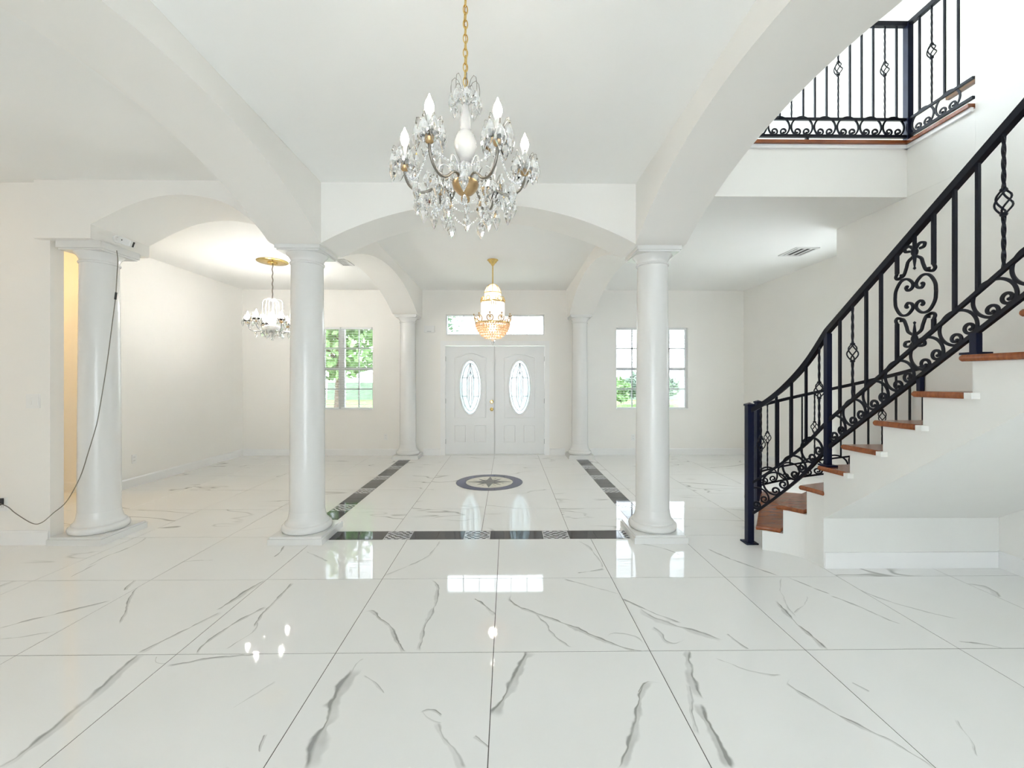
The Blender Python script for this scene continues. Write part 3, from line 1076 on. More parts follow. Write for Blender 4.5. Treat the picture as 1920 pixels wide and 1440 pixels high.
for side in (0, 1):
    lx0 = dx0 + .015 if side == 0 else -.223
    lx1 = -.227 if side == 0 else dx1 - .015
    cx, cz, oa, ob = (lx0 + lx1) / 2, 1.256, .195, .50
    leaf = MB()
    # slab with an oval hole: quad strips between the oval and the slab rectangle, front, back and rim
    n = 40
    ov = oval(cx, cz, oa, ob, n)
    lz0, lz1 = .014, 2.017
    def rect_pt(k):
        a = 2 * pi * k / n
        c, s_ = cos(a), sin(a)
        hx, up_, dn = (lx1 - lx0) / 2, lz1 - cz, cz - lz0
        hz = up_ if s_ > 0 else dn
        # direction in stretched space so that corners fall near multiples
        c2, s2 = c, s_
        m_ = max(abs(c2), abs(s2))
        return (cx + hx * c2 / m_, cz + hz * s2 / m_)
    ro = [rect_pt(k) for k in range(n)]
    vs, fs = [], []
    for Y in (LEAF_Y, LEAF_Y + .042):
        vs += [(p[0], Y, p[1]) for p in ro] + [(p[0], Y, p[1]) for p in ov]
    for k in range(n):
        q = (k + 1) % n
        fs += [(k, q, n + q, n + k), (2 * n + k, 3 * n + k, 3 * n + q, 2 * n + q), (n + k, n + q, 3 * n + q, 3 * n + k), (k, 2 * n + k, 2 * n + q, q)]
    leaf.add(vs, fs)
    lf = part(leaf, 'door_leaf', M['door'], door)
    fy_ = LEAF_Y
    frame_xz(oval(cx, cz, oa + .012, ob + .012), .032, .010, fy_, M['door'], lf, 'oval_moulding')
    # arched panel moulding round the oval
    pw, ztop, zb = .285, 1.80, .69
    pts = [(cx - pw, zb), (cx - pw, ztop)]
    for k in range(1, 12):
        s_ = k / 12
        pts.append((cx - pw + 2 * pw * s_, ztop + .075 * (sin(pi * s_) ** 1.5)))
    pts += [(cx + pw, ztop), (cx + pw, zb)]
    frame_xz(pts, .022, .006, fy_, M['door'], lf, 'panel_moulding')
    for sx in (-1, 1):
        a, b_ = (cx - pw, cx - .085) if sx < 0 else (cx + .085, cx + pw)
        frame_xz([(a, .235), (a, .545), (b_, .545), (b_, .235)], .022, .006, fy_, M['door'], lf, 'panel_moulding')
        sub(MB().box(a + .03, b_ - .03, fy_ - .004, fy_ + .002, .265, .515), 'panel', M['door'], lf)
    sub(MB().prism(oval(cx, cz, oa - .001, ob - .001), LEAF_Y + .018, LEAF_Y + .023, 'y'), 'oval_glass', M['leaded'], lf)
    # lead cames: pointed lozenge with a centre bar
    cm = MB()
    yy = LEAF_Y + .014
    def came(pts):
        cm.bar([(p[0], yy, p[1]) for p in pts], .016, .006, up=(0, 1, 0))
    came(oval(cx, cz, oa - .035, ob - .06)[:] + [oval(cx, cz, oa - .035, ob - .06)[0]])
    came([(cx, cz + ob - .06), (cx - .06, cz + .20), (cx - .06, cz - .20), (cx, cz - ob + .12)])
    came([(cx, cz + ob - .06), (cx + .06, cz + .20), (cx + .06, cz - .20), (cx, cz - ob + .12)])
    came([(cx - .025, cz + .2), (cx - .025, cz - .26)]); came([(cx + .025, cz + .2), (cx + .025, cz - .26)])
    came([(cx, cz + ob - .06), (cx, cz + .2)])
    for s2 in (-1, 1):
        came([(cx + s2 * .06, cz + .17), (cx + s2 * .155, cz + .17)])
        came([(cx + s2 * .06, cz - .17), (cx + s2 * .155, cz - .17)])
        came([(cx + s2 * .06, cz + .17), (cx, cz + .28)])
    sub(cm, 'lead_came', M['came'], lf)
    if side == 0:
        for zz, r in ((.985, .032), (.845, .03)):
            kb = MB()
            prof = [(.034, 0), (.034, .006), (.014, .012), (.012, .03)] + ([(.026, .04), (.031, .052), (.026, .064), (.01, .07)] if zz < .9 else [(.02, .032), (.02, .04)])
            vs_ = MB().lathe(prof, 20)
            kb.add([(v[0] + lx1 - .06, fy_ - v[2], v[1] + zz) for v in vs_.v], vs_.f)
            sub(kb, 'door_knob' if zz < .9 else 'deadbolt', M['brass'], lf, 50)
    for hz in (.25, 1.0, 1.78):
        hx_ = lx0 if side == 0 else lx1
        sub(MB().lathe([(.007, hz - .045), (.007, hz + .045)], 10, (hx_, fy_ - .006, 0)), 'hinge', M['came'], lf)

part(MB().box(-.245, -.2255, LEAF_Y - .006, LEAF_Y - .0005, .014, 2.017), 'astragal', M['frame'], door)
part(MB().box(-.25, -.2, LEAF_Y + .0425, LEAF_Y + .052, .014, 2.017), 'astragal', M['door'], door)

# ------------------------------------------------------------------ things on walls and ceiling
def plate(name, c, w, h, ax, label, cat, kind='outlet', s=1, group=None):
    """wall plate centred at c; ax: 'y' faces -y, 'x' faces +x * s"""
    t = thing(name, c, label, cat, group, local=True)
    def P(a0, a1, z0, z1, d0, d1):
        if ax == 'y': return MB().box(a0, a1, -d1, -d0, z0, z1)
        lo, hi = sorted((s * d0, s * d1))
        return MB().box(lo, hi, a0, a1, z0, z1)
    sub(P(-w / 2, w / 2, -h / 2, h / 2, .0005, .006), 'cover_plate', M['plastic'], t)
    if kind == 'outlet':
        for z in (-.022, .022):
            r = sub(P(-.017, .017, z - .014, z + .014, .006, .0085), 'receptacle', M['plastic'], t)
            for q in (-.006, .006):
                sub(P(q - .0012, q + .0012, z - .004, z + .006, .0085, .0088), 'slot', M['ventdark'], r)
    else:
        for q in (-.023, .023):
            sub(P(q - .0165, q + .0165, -.033, .033, .006, .0095), 'rocker', M['plastic'], t)
    return t


p = at(723.5, 819, Y=WB)
plate('wall_outlet', (p.x, WB, p.z), .07, .115, 'y', 'white wall outlet low on the back wall under the window with trees', 'outlet')
p = at(1187, 820, Y=WB)
plate('wall_outlet', (p.x, WB, p.z), .07, .115, 'y', 'white wall outlet low on the back wall beside the front column near the stairs', 'outlet')
plate('wall_outlet', (-4.86, 5.55, .36), .07, .115, 'x', 'white wall outlet low on the side wall of the dining area', 'outlet')
p = at(63, 752, Y=3.6)
plate('light_switch', (p.x, 3.6, p.z), .115, .12, 'y', 'white double rocker light switch on the beige wall by the hanging cord', 'switch', 'rocker')
p = at(7, 945, Y=3.6)
OUT = Vector((p.x, 3.6, p.z))
plate('wall_outlet', OUT, .07, .115, 'y', 'white wall outlet holding the black plug of the hanging cord', 'outlet')

# chime box beside the transom
p = at(805.5, 617.5, Y=WB)
t = thing('chime_box', (p.x, WB, p.z), 'small white chime box on the wall beside the transom window', 'chime box', local=True)
sub(MB().box(-.095, .095, -.05, -.0005, -.06, .06), 'case', M['plastic'], t)
sub(MB().box(-.088, .088, -.053, -.05, -.03, .053), 'cover', M['plastic'], t)
sub(MB().box(-.04, .04, -.0515, -.05, -.053, -.036), 'grille', M['frame'], t)

def vent(c, w, d, label, slots, mat_slot):
    t = thing('ceiling_vent', c, label, 'vent', local=True)
    mb = MB()
    mb.box(-w / 2, w / 2, -d / 2, -d / 2 + .03, -.012, -.0005); mb.box(-w / 2, w / 2, d / 2 - .03, d / 2, -.012, -.0005)
    mb.box(-w / 2, -w / 2 + .03, -d / 2 + .03, d / 2 - .03, -.012, -.0005); mb.box(w / 2 - .03, w / 2, -d / 2 + .03, d / 2 - .03, -.012, -.0005)
    sub(mb, 'frame', M['ventgrey'], t)
    sub(MB().box(-w / 2 + .03, w / 2 - .03, -d / 2 + .03, d / 2 - .03, -.002, -.0006), 'opening', mat_slot, t)
    iw = w - .06
    for k in range(slots):
        x = -iw / 2 + iw * (k + .5) / slots
        sub(MB().prism([(x - .009, -.004), (x + .009, -.013), (x + .011, -.0115), (x - .007, -.0025)], -d / 2 + .03, d / 2 - .03, 'y'), 'louver', M['ventgrey'], t)


p = at(1497, 471.5, Z=CZ)
vent((p.x, p.y, CZ), .30, .36, 'white ceiling vent with dark slots beyond the stair railing', 3, M['ventdark'])
p = at(645, 491.5, Z=CZ)
vent((p.x, p.y, CZ), .18, .34, 'grey ceiling vent beside the capital of the front dining column', 3, M['frame'])

# security camera on the pier, its cord and plug
p = at(217, 450, Y=3.77)
SCX = -3.4605
t = thing('security_camera', (SCX, 3.77, 2.632), 'small white security camera fixed to the arch end block', 'camera', local=True)
mb = MB().lathe([(.032, 0), (.032, .012), (.026, .018)], 20)
c2 = MB().add([(v[2], v[0], v[1]) for v in mb.v], mb.f)
sub(c2, 'mount', M['plastic'], t, 40)
sub(MB().tube([(.012, 0, 0), (.05, -.01, -.012), (.085, -.03, -.02)], .011, 10), 'arm', M['plastic'], t, 60)
cam_body = MB()
dirv = Vector((.93, .02, -.34)).normalized()
sd = dirv.cross(Vector((0, 0, 1))).normalized()
upv = sd.cross(dirv)
c0 = Vector((.06, -.02, -.015))
for q0, q1, w, h in ((0, .115, .032, .028),):
    vs = []
    for q in (q0, q0 + .006, q1 - .006, q1):
        k = .85 if q in (q0, q1) else 1
        for a, b_ in ((-1, -1), (1, -1), (1, 1), (-1, 1)):
            vs.append(c0 + dirv * q + sd * a * w * k + upv * b_ * h * k)
    fs = [(0, 3, 2, 1), (12, 13, 14, 15)]
    for j in range(3):
        for k in range(4):
            fs.append((j * 4 + k, j * 4 + (k + 1) % 4, j * 4 + 4 + (k + 1) % 4, j * 4 + 4 + k))
    cam_body.add(vs, fs)
bd = sub(cam_body, 'body', M['plastic'], t)
lens = MB().bar([c0 + dirv * .1152, c0 + dirv * .118], .016, .046)
sub(lens, 'lens_window', M['black'], bd)
sub(MB().ball(c0 + sd * .033 + dirv * .04 + upv * .005, .005), 'screw', M['black'], bd)

def cord_pt(x, y, Y): return at(x, y, Y=Y)
cp = [(219, 470, 3.66), (221, 490, 3.60), (219, 520, 3.60), (217, 555, 3.60), (210, 610, 3.60), (205, 650, 3.59), (197, 705, 3.585), (187, 765, 3.575), (180, 800, 3.565),
      (165, 850, 3.56), (150, 895, 3.55), (125, 940, 3.54), (100, 962, 3.535), (78, 980, 3.53), (60, 981, 3.53), (30, 963, 3.54), (14, 950, 3.55), (4, 937, 3.56)]
pts = [cord_pt(*q) for q in cp]
pts[-1] = OUT + Vector((-.008, -.04, .022))
t = thing('power_cord', (pts[-1].x, 3.57, 0), 'thin grey power cord hanging from the security camera to the outlet', 'cord')
part(MB().tube(spline(pts, 5), .0035, 6, up=(0, 1, 0)), 'cable', M['cord'], t, 80)
cq = cord_pt(217, 555, 3.60)
part(MB().tube([cq + Vector((.004, 0, .03)), cq, cq + Vector((-.004, 0, -.03))], .008, 8, up=(0, 1, 0)), 'connector', M['black'], t, 50)
part(MB().box(OUT.x - .03, OUT.x + .012, OUT.y - .045, OUT.y - .0095, OUT.z - .002, OUT.z + .052), 'plug', M['black'], t)

# ------------------------------------------------------------------ staircase
RISER, RUN = .189, .252
Y5 = 2.87
NSTEP = 12
INN = {1: (2.04, 3.44), 2: (2.165, 3.375), 3: (2.27, 3.26), 4: (2.29, 3.09)}
for k in range(5, NSTEP + 2):
    INN[k] = (2.29, Y5 - (k - 5) * RUN)
ARC_C, ARC_R = (2.69, 3.57), .94
def arc(th, r=ARC_R):
    a = radians(th)
    return (ARC_C[0] + r * sin(a), ARC_C[1] + r * cos(a))
OTH = {1: 3, 2: 42, 3: 78}
def outer(k):
    if k in OTH: return arc(OTH[k], .955)
    if k == 4: return (XS - .001, 3.30)
    return (XS - .001, INN[k][1])


stair = thing('staircase', (2.9, 3.0, 0), 'white curved staircase with stained wood treads climbing along the wall', 'staircase')
# body: stacked slabs for the winding steps, then a straight flight with a sloping soffit
SY = 3.08
INNER_PATH = [(2.085, 3.425), (2.19, 3.37), (2.285, 3.285), (2.322, 3.19), (2.33, SY)]
def inner_from(k):
    pth = spline([(p[0], p[1]) for p in INNER_PATH], 5)
    st = Vector(INN[k]) + Vector((.03, 0))
    if k == 1: return [tuple(p) for p in pth]
    out = [p for p in pth if p[1] < INN[k][1] - .012]
    return [tuple(p) for p in out]
body = MB()
for k in (1, 2, 3, 4):
    ins = inner_from(k)
    if k == 4: ins = [(2.33, SY + .0005)]
    o1 = outer(k)
    poly = list(ins) + [(XS - .001, SY)]
    if k in OTH:
        ths = [90 - (90 - OTH[k] - 2.5) * q / 10 for q in range(11)]
        poly += [(XS - .001, 3.56)] + [(min(p[0], XS - .001), p[1]) for p in (arc(a, .955) for a in ths)]
    else:
        poly += [(XS - .001, 3.27)]
    body.prism(poly, RISER * (k - 1) - (.034 if k > 1 else 0), RISER * k - .034, 'z')
    if k > 1:   # fill behind the tread of the step below
        pass
soff = lambda Y: .367 + (SY - Y) * .725
prof = [(SY - .0005, soff(SY))]
Yend = INN[NSTEP][1]
prof.append((Yend, soff(Yend)))
prof.append((Yend, RISER * (NSTEP - 1) - .034))
for k in range(NSTEP - 1, 4, -1):
    prof.append((INN[k][1] - .028, RISER * k - .034))
    prof.append((INN[k][1] - .028, RISER * (k - 1) - .034))
prof.append((SY - .0005, RISER * 4 - .034))
body.prism(prof, 2.33, XS - .001, 'x')
part(body, 'stair_body', M['stairwhite'], stair)
part(MB().box(2.335, XS - .02, SY - .0125, SY - .0005, .0005, .118), 'base_trim', M['white'], stair)


def rounded_edge_prism(poly, z0, z1):
    mb = MB()
    n = len(poly)
    P = [Vector((p[0], p[1], 0)) for p in poly]
    c = sum(P, Vector()) / n
    rings = []
    h = z1 - z0
    for z, ins in ((z0, .010), (z0 + h * .25, .002), (z0 + h * .5, 0), (z0 + h * .75, .002), (z1, .010)):
        ringp = []
        for i in range(n):
            a, b_, d = P[i - 1], P[i], P[(i + 1) % n]
            e1, e2 = (b_ - a).normalized(), (d - b_).normalized()
            nrm = Vector((-(e1.y + e2.y), e1.x + e2.x, 0))
            if nrm.length < 1e-4: nrm = Vector((-e1.y, e1.x, 0))
            nrm.normalize()
            ringp.append((b_.x + nrm.x * ins, b_.y + nrm.y * ins, z))
        rings.append(ringp)
    vs = [p for r in rings for p in r]
    fs = [tuple(range(n - 1, -1, -1)), tuple(range(4 * n, 5 * n))]
    for j in range(4):
        for i in range(n):
            fs.append((j * n + i, j * n + (i + 1) % n, (j + 1) * n + (i + 1) % n, (j + 1) * n + i))
    return mb.add(vs, fs)


for k in range(1, NSTEP):
    a, b_ = Vector(INN[k]), Vector(outer(k))
    c, d = Vector(INN[k + 1]), Vector(outer(k + 1))
    def inset(p, q, r=.03):     # slide slightly under the next riser
        return p
    poly = [a, b_]
    if k in OTH:
        t1 = OTH.get(k + 1, 88)
        for q in range(1, 7):
            pp = arc(OTH[k] + (t1 - OTH[k]) * q / 6, .955)
            poly.append(Vector((min(pp[0], XS - .001), pp[1])))
        if k == 3: poly.append(d)
    else:
        poly.append(d)
    back = Vector((0, -.035)) if k > 3 else Vector((.03, -.02))
    if k > 3:
        poly[-1] = d + Vector((0, -.026)); poly.append(c + Vector((.02, -.026)))
    else:
        poly.append(c + Vector((.028, -.018)))
    if k <= 3:     # follow the curved open side
        mid = (a + c) / 2 + Vector((.012, .012))
        poly.append(mid)
    # counter-clockwise order
    A = sum(poly[i - 1].x * poly[i].y - poly[i].x * poly[i - 1].y for i in range(len(poly)))
    if A < 0: poly = poly[::-1]
    part(rounded_edge_prism(poly, RISER * k - .033, RISER * k), 'tread', M['wood'], stair, 40)
    if k > 3:   # white painted return where the tread dies into the next riser
        part(MB().box(2.285, 2.3295, INN[k + 1][1] - .062, INN[k + 1][1] - .0285, RISER * k - .032, RISER * k - .001), 'tread_return', M['stairwhite'], stair)

# ------------------------------------------------------------------ wrought iron
def scroll_mesh(W=.2, H=.155, name='scroll'):
    """arch with both ends rolled inward"""
    R = W * .475
    half = []
    x, z, th = 0.0, H, 0.0
    half.append((x, z))
    step = .006
    turned = 0.0
    lead = radians(128)
    while turned < lead + radians(440):
        if turned < lead: kap = 1 / R
        else:
            q = (turned - lead) / radians(440)
            kap = 1 / (.034 * (1 - q) + .010 * q)
        ds = min(step, .22 / kap)
        th -= kap * ds
        turned += kap * ds
        x += cos(th) * ds
        z += sin(th) * ds
        half.append((x, z))
    zmin = min(p[1] for p in half)
    k = H / (H - zmin)
    half = [(p[0], (p[1] - zmin) * k) for p in half]
    pts = [(-p[0], 0, p[1]) for p in reversed(half)] + [(p[0], 0, p[1]) for p in half[1:]]
    mb = MB().bar(pts, .014, .008, up=(0, 1, 0))
    # rolled ends read as solid eyes
    for s_ in (-1, 1):
        e = half[-1]
        mb.ball((s_ * e[0], 0, e[1]), .009, 8, 4)
    return mb.mesh(name, M['iron'], 60)


SCROLL = scroll_mesh()
BASKET_H = .115


def basket_mesh():
    mb = MB()
    for k in range(4):
        pts = []
        for i in range(15):
            t = i / 14
            r = .004 + .028 * sin(pi * t) ** .8
            a = 2 * pi * k / 4 + 2.6 * t
            pts.append((r * cos(a), r * sin(a), (t - .5) * BASKET_H))
        mb.tube(pts, .0045, 5, up=(.3, .2, 1))
    for z in (-.5, .5):
        mb.lathe([(.012, z * BASKET_H - .008), (.015, z * BASKET_H), (.012, z * BASKET_H + .008)], 8)
    return mb.mesh('basket', M['iron'], 50)


BASKET = basket_mesh()


def baluster(parent, x, y, z0, z1, kind, w=.0155, zb=None, rot=0.0):
    """plain square bar, or twisted bar with a basket"""
    base = PARENT_LOC.get(parent.name) or Vector((0, 0, 0))
    if kind == 'plain':
        o = link('baluster', MB().bar([(0, 0, 0), (0, 0, z1 - z0)], w, w, up=(0, 1, 0)).mesh('baluster', M['iron']), parent, Vector((x, y, z0)) - base, (0, 0, rot))
        return o
    zb = (z0 + z1) / 2 if zb is None else zb
    mb = MB()
    for a, b_ in ((z0, zb - BASKET_H / 2), (zb + BASKET_H / 2, z1)):
        n = max(6, int((b_ - a) / .012))
        mb.bar([(0, 0, a - z0 + (b_ - a) * i / n) for i in range(n + 1)], w * .8, w * .8, up=(0, 1, 0), twist=.32)
    o = link('baluster', mb.mesh('baluster', M['iron']), parent, Vector((x, y, z0)) - base, (0, 0, rot))
    link('basket', BASKET, o, (0, 0, zb - z0))
    return o


def rail(parent, pts, w, h, name):
    return part(MB().bar(pts, w, h), name, M['iron'], parent, 35)


def newel(parent, x, y, z0, z1, plate_=True, name='newel_post', cap=True, w=.052):
    mb = MB().box(x - w / 2, x + w / 2, y - w / 2, y + w / 2, z0, z1)
    o = part(mb, name, M['newel'], parent)
    if plate_:
        sub(MB().box(x - w * .5 - .025, x + w * .5 + .025, y - w * .5 - .025, y + w * .5 + .025, z0 + .0005, z0 + .012), 'foot_plate', M['newel'], o)
    if cap:
        c = MB()
        c.box(x - w / 2 - .006, x + w / 2 + .006, y - w / 2 - .006, y + w / 2 + .006, z1 + .0003, z1 + .016)
        c.add([(x - w / 2 - .006, y - w / 2 - .006, z1 + .016), (x + w / 2 + .006, y - w / 2 - .006, z1 + .016), (x + w / 2 + .006, y + w / 2 + .006, z1 + .016), (x - w / 2 - .006, y + w / 2 + .006, z1 + .016), (x, y, z1 + .03)],
              [(0, 1, 4), (1, 2, 4), (2, 3, 4), (3, 0, 4)])
        sub(c, 'post_cap', M['newel'], o)
    return o


def scroll_on(parent, p0, p1, lift=.0):
    """one scroll between two points of the bottom rail, standing on it"""
    base = PARENT_LOC.get(parent.name) or Vector((0, 0, 0))
    p0, p1 = Vector(p0), Vector(p1)
    d = (p1 - p0)
    L_ = d.length
    ang = math.atan2(d.y, d.x)
    pit = math.atan2(d.z, math.hypot(d.x, d.y))
    o = link('scroll', SCROLL, parent, (p0 + p1) / 2 - base)
    o.rotation_euler = (Matrix.Rotation(ang, 4, 'Z') @ Matrix.Rotation(-pit, 4, 'Y')).to_euler()
    k = L_ / .2
    o.scale = (k, 1, k if abs(k - 1) < .25 else 1)
    return o


# --- the near railing
RX = 2.345
near = thing('stair_railing', (2.06, 3.57, 0), 'black wrought iron stair railing with scroll panel on the open side of the staircase', 'railing')
SL = RISER / RUN
P2Y = 3.06
def hz(Y): return 1.745 + (P2Y - Y) * SL
def pu(Y): return 1.085 + (P2Y - Y) * SL      # upper bar of the scroll band
def pb(Y): return .888 + (P2Y - Y) * SL       # bottom bar
CURVE = [(2.06, 3.57), (2.15, 3.485), (2.245, 3.385), (2.315, 3.24), (RX, P2Y)]
cv = spline(CURVE, 8)
ln = [0.0]
for i in range(1, len(cv)): ln.append(ln[-1] + (cv[i] - cv[i - 1]).length)
ln = [v / ln[-1] for v in ln]
def on_curve(t):
    for i in range(1, len(cv)):
        if ln[i] >= t:
            q = (t - ln[i - 1]) / (ln[i] - ln[i - 1])
            return cv[i - 1].lerp(cv[i], q)
    return cv[-1]
def zc(a, b_, t, p=1.25): return a + (b_ - a) * (t ** p)
YT = .62
for nm, w, h, a, f in (('handrail', .036, .037, 1.125, hz), ('band_rail', .018, .019, .50, pu), ('bottom_rail', .022, .021, .235, pb)):
    pw_ = 1.3 if nm == 'handrail' else 1.1
    pts = [(p.x, p.y, zc(a, f(P2Y), t, pw_)) for p, t in zip(cv, ln)] + [(RX, P2Y - .02 - k * .3, f(P2Y - .02 - k * .3)) for k in range(9)]
    rail(near, pts, w, h, nm)
newel(near, 2.062, 3.57, 0.0, 1.165)
newel(near, RX, P2Y, RISER * 4, hz(P2Y) - .02, cap=False, w=.036)
newel(near, RX, 2.085, RISER * 8, pb(2.085), cap=False, w=.032, name='rail_leg')
newel(near, RX, 2.37, RISER * 7 - RISER * 0, pb(2.37), cap=False, w=.022, plate_=False, name='rail_leg')
newel(near, RX, 1.33, RISER * 11, pb(1.33), cap=False, w=.05, name='rail_leg')
kinds = ['basket', 'plain', 'plain', 'plain', 'basket']
for k, kd in enumerate(kinds):
    t = (k + .8) / 5.45
    p = on_curve(t)
    za, zb_ = zc(.50, pu(P2Y), t, 1.1), zc(1.125, hz(P2Y), t, 1.3)
    baluster(near, p.x, p.y, za, zb_ - .02, kd, zb=None if kd == 'plain' else (za + zb_) / 2 - .02)
SP = .109
seq = {1: 'plain', 2: 'basket', 3: 'plain', 4: 'plain', 8: 'plain', 9: 'plain', 10: 'basket', 11: 'plain', 12: 'plain', 13: 'plain', 14: 'basket', 15: 'plain', 16: 'plain'}
for k, kd in seq.items():
    Y = P2Y - .004 - k * SP
    baluster(near, RX, Y, pu(Y), hz(Y) - .02, kd)
# scroll units on the band: curved start, then straight
for k in range(4):
    t0, t1 = .06 + .92 * k / 4, .06 + .92 * (k + 1) / 4
    a, b_ = on_curve(t0), on_curve(t1)
    scroll_on(near, (a.x, a.y, zc(.235, pb(P2Y), t0, 1.1) + .012), (b_.x, b_.y, zc(.235, pb(P2Y), t1, 1.1) + .012))
ys = .164
for k in range(13):
    Ya, Yb = P2Y - .03 - k * ys, P2Y - .03 - (k + 1) * ys
    o = scroll_on(near, (RX, Ya, pb(Ya) + .014), (RX, Yb, pb(Yb) + .014))

# decorative panel between two bars
PY = P2Y - .004 - 6 * SP
PC = 1.872
pan = MB()
hw = SP
def pcurve(pts, r=.0065, n=6):
    q = spline([(a, b_) for a, b_ in pts], 6)
    pan.bar([(RX, PY - p[0], p[1]) for p in q], .013, .011, up=(1, 0, 0))
for s_ in (-1, 1):
    for v in (1, -1):
        Y = PY - s_ * hw
        zt = (hz(Y) - .02) if v > 0 else pu(Y)
        zc_ = PC + v * .150
        pan.bar([(RX, Y, zt), (RX, Y, zc_)], .016, .016, up=(1, 0, 0))
        pcurve([(s_ * hw, zc_ + v * .002), (s_ * (hw + .008), zc_ - v * .02), (s_ * (hw - .006), zc_ - v * .034), (s_ * (hw - .026), zc_ - v * .026), (s_ * (hw - .028), zc_ - v * .008)])
        # bell line up to the collar
        pcurve([(s_ * (hw - .01), PC + v * .118), (s_ * .068, PC + v * .13), (s_ * .05, PC + v * .17), (s_ * .038, PC + v * .205), (s_ * .004, PC + v * .228)])
        # ring side and inner volutes
        pcurve([(s_ * .122, PC), (s_ * .116, PC + v * .05), (s_ * .085, PC + v * .098), (s_ * .045, PC + v * .105), (s_ * .012, PC + v * .075), (s_ * .014, PC + v * .048),
                (s_ * .038, PC + v * .036), (s_ * .052, PC + v * .052), (s_ * .046, PC + v * .064)])
        # small leaves at the collar
        pcurve([(s_ * .006, PC + v * .268), (s_ * .03, PC + v * .292), (s_ * .058, PC + v * .286), (s_ * .054, PC + v * .266), (s_ * .03, PC + v * .262)])
        pan.ball((RX, PY - s_ * .046, PC + v * .06), .010, 8, 4)
for v in (1, -1):
    zt = (hz(PY) - .02) if v > 0 else pu(PY)
    pan.bar([(RX, PY, zt), (RX, PY, PC + v * .235)], .014, .014, up=(1, 0, 0))
    prof = [(.001, PC + v * .148), (.008, PC + v * .155), (.004, PC + v * .166), (.007, PC + v * .19), (.010, PC + v * .225), (.016, PC + v * .24), (.018, PC + v * .255), (.012, PC + v * .275), (.006, PC + v * .30)]
    if v < 0: prof = prof[::-1]
    pan.lathe(prof, 10, (RX, PY, 0))
part(pan, 'scrollwork_panel', M['iron'], near, 50)

# --- the far railing, round the outside of the lower steps
far = thing('stair_railing', (2.69, 4.52, 0), 'shorter curved black iron railing behind the lower steps, ending at the wall', 'railing')
def fh(th): return 1.104 + .0046 * th
def fu(th): return .393 + .0046 * th
def fb(th): return .245 + .0046 * th
ths = [k * 3 for k in range(0, 30)]
for nm, w, h, f in (('handrail', .03, .03, fh), ('band_rail', .015, .016, fu), ('bottom_rail', .017, .017, fb)):
    rail(far, [(*arc(a), f(a)) for a in ths], w, h, nm)
newel(far, 2.705, 4.52, 0, 1.14)
for k in range(13):
    th = 6.6 * (k + 1)
    kd = 'basket' if k in (0, 4, 9) else 'plain'
    p = arc(th)
    baluster(far, p[0], p[1], fu(th), fh(th) - .015, kd, .0135, rot=-radians(th))
for k in range(7):
    a, b_ = 1.5 + k * 12.4, 1.5 + (k + 1) * 12.4
    p, q = arc(a), arc(b_)
    scroll_on(far, (*p, fb(a) + .01), (*q, fb(b_) + .01))

# --- the balcony railing upstairs
bal = thing('balcony_railing', (XS, 3.80, 3.545), 'black iron balcony railing above the stairwell with twisted basket bars', 'railing')
BY, BX = 3.80, XS + .01
zb0, zb1, zh = 3.60, 3.755, 4.62
for nm, w, h, z in (('handrail', .036, .04, zh), ('band_rail', .02, .021, zb1), ('bottom_rail', .024, .024, zb0)):
    rail(bal, [(1.55, BY, z), (BX, BY, z)], w, h, nm)
    rail(bal, [(BX, BY, z), (BX, 3.26, z)], w, h, nm)
newel(bal, BX, BY, 3.546, zh, plate_=False, cap=False, w=.05)
for xx in (1.9, 2.72):
    part(MB().box(xx - .012, xx + .012, BY - .012, BY + .012, 3.546, zb0 - .014), 'rail_foot', M['iron'], bal)
k = 1
x = BX - .107
while x > 1.6:
    baluster(bal, x, BY, zb1, zh - .02, 'basket' if k % 4 == 2 else 'plain', .0135, zb=4.215)
    x -= .107
    k += 1
for k in range(1, 5):
    baluster(bal, BX, BY - .107 * k, zb1, zh - .02, 'basket' if k == 2 else 'plain', .0135, zb=4.215)
for k in range(9):
    scroll_on(bal, (BX - .03 - k * .21, BY, zb0 + .012), (BX - .03 - (k + 1) * .21, BY, zb0 + .012))
for k in range(2):
    scroll_on(bal, (BX, BY - .03 - k * .21, zb0 + .012), (BX, BY - .03 - (k + 1) * .21, zb0 + .012))

# ------------------------------------------------------------------ chandeliers
def pendant_mesh(L_=.075, w=.036, th=.016, name='crystal_drop'):
    mb = MB()
    prof = [(.003, 0), (.006, -.004), (.32 * w, -.18 * L_), (.5 * w, -.45 * L_), (.46 * w, -.62 * L_), (.2 * w, -.88 * L_), (.002, -L_)]
    mb.lathe(prof, 8, sy=th / w * 1.4)
    return mb.mesh(name, M['crystal'])


DROP = pendant_mesh()
DROP_S = pendant_mesh(.052, .026, .014)
DROP_TEAR = pendant_mesh(.085, .034, .03)
DROP_L = pendant_mesh(.095, .046, .018)


def bead_line(pts, r):
    mb = MB()
    for p in pts:
        mb.ball(p, r, 6, 4)
    return mb


def swag(a, b_, sag, n):
    a, b_ = Vector(a), Vector(b_)
    return [a.lerp(b_, k / n) - Vector((0, 0, sag * 4 * (k / n) * (1 - k / n))) for k in range(n + 1)]


def link_chain(parent, z0, z1, w, h, wire, mat):
    """oval links from z1 down to z0, each a part"""
    mb = MB()
    pts = []
    for i in range(14):
        a = 2 * pi * i / 14
        pts.append((w / 2 * cos(a), 0, h / 2 * sin(a)))
    mb.tube(pts, wire, 5, up=(0, 1, 0), closed=True)
    me = mb.mesh('chain_link', mat, 60)
    z, k = z1 - h / 2, 0
    while z > z0:
        link('chain_link', me, parent, (0, 0, z), (0, 0, (k % 2) * pi / 2 + .4))
        z -= h - wire * 3
        k += 1


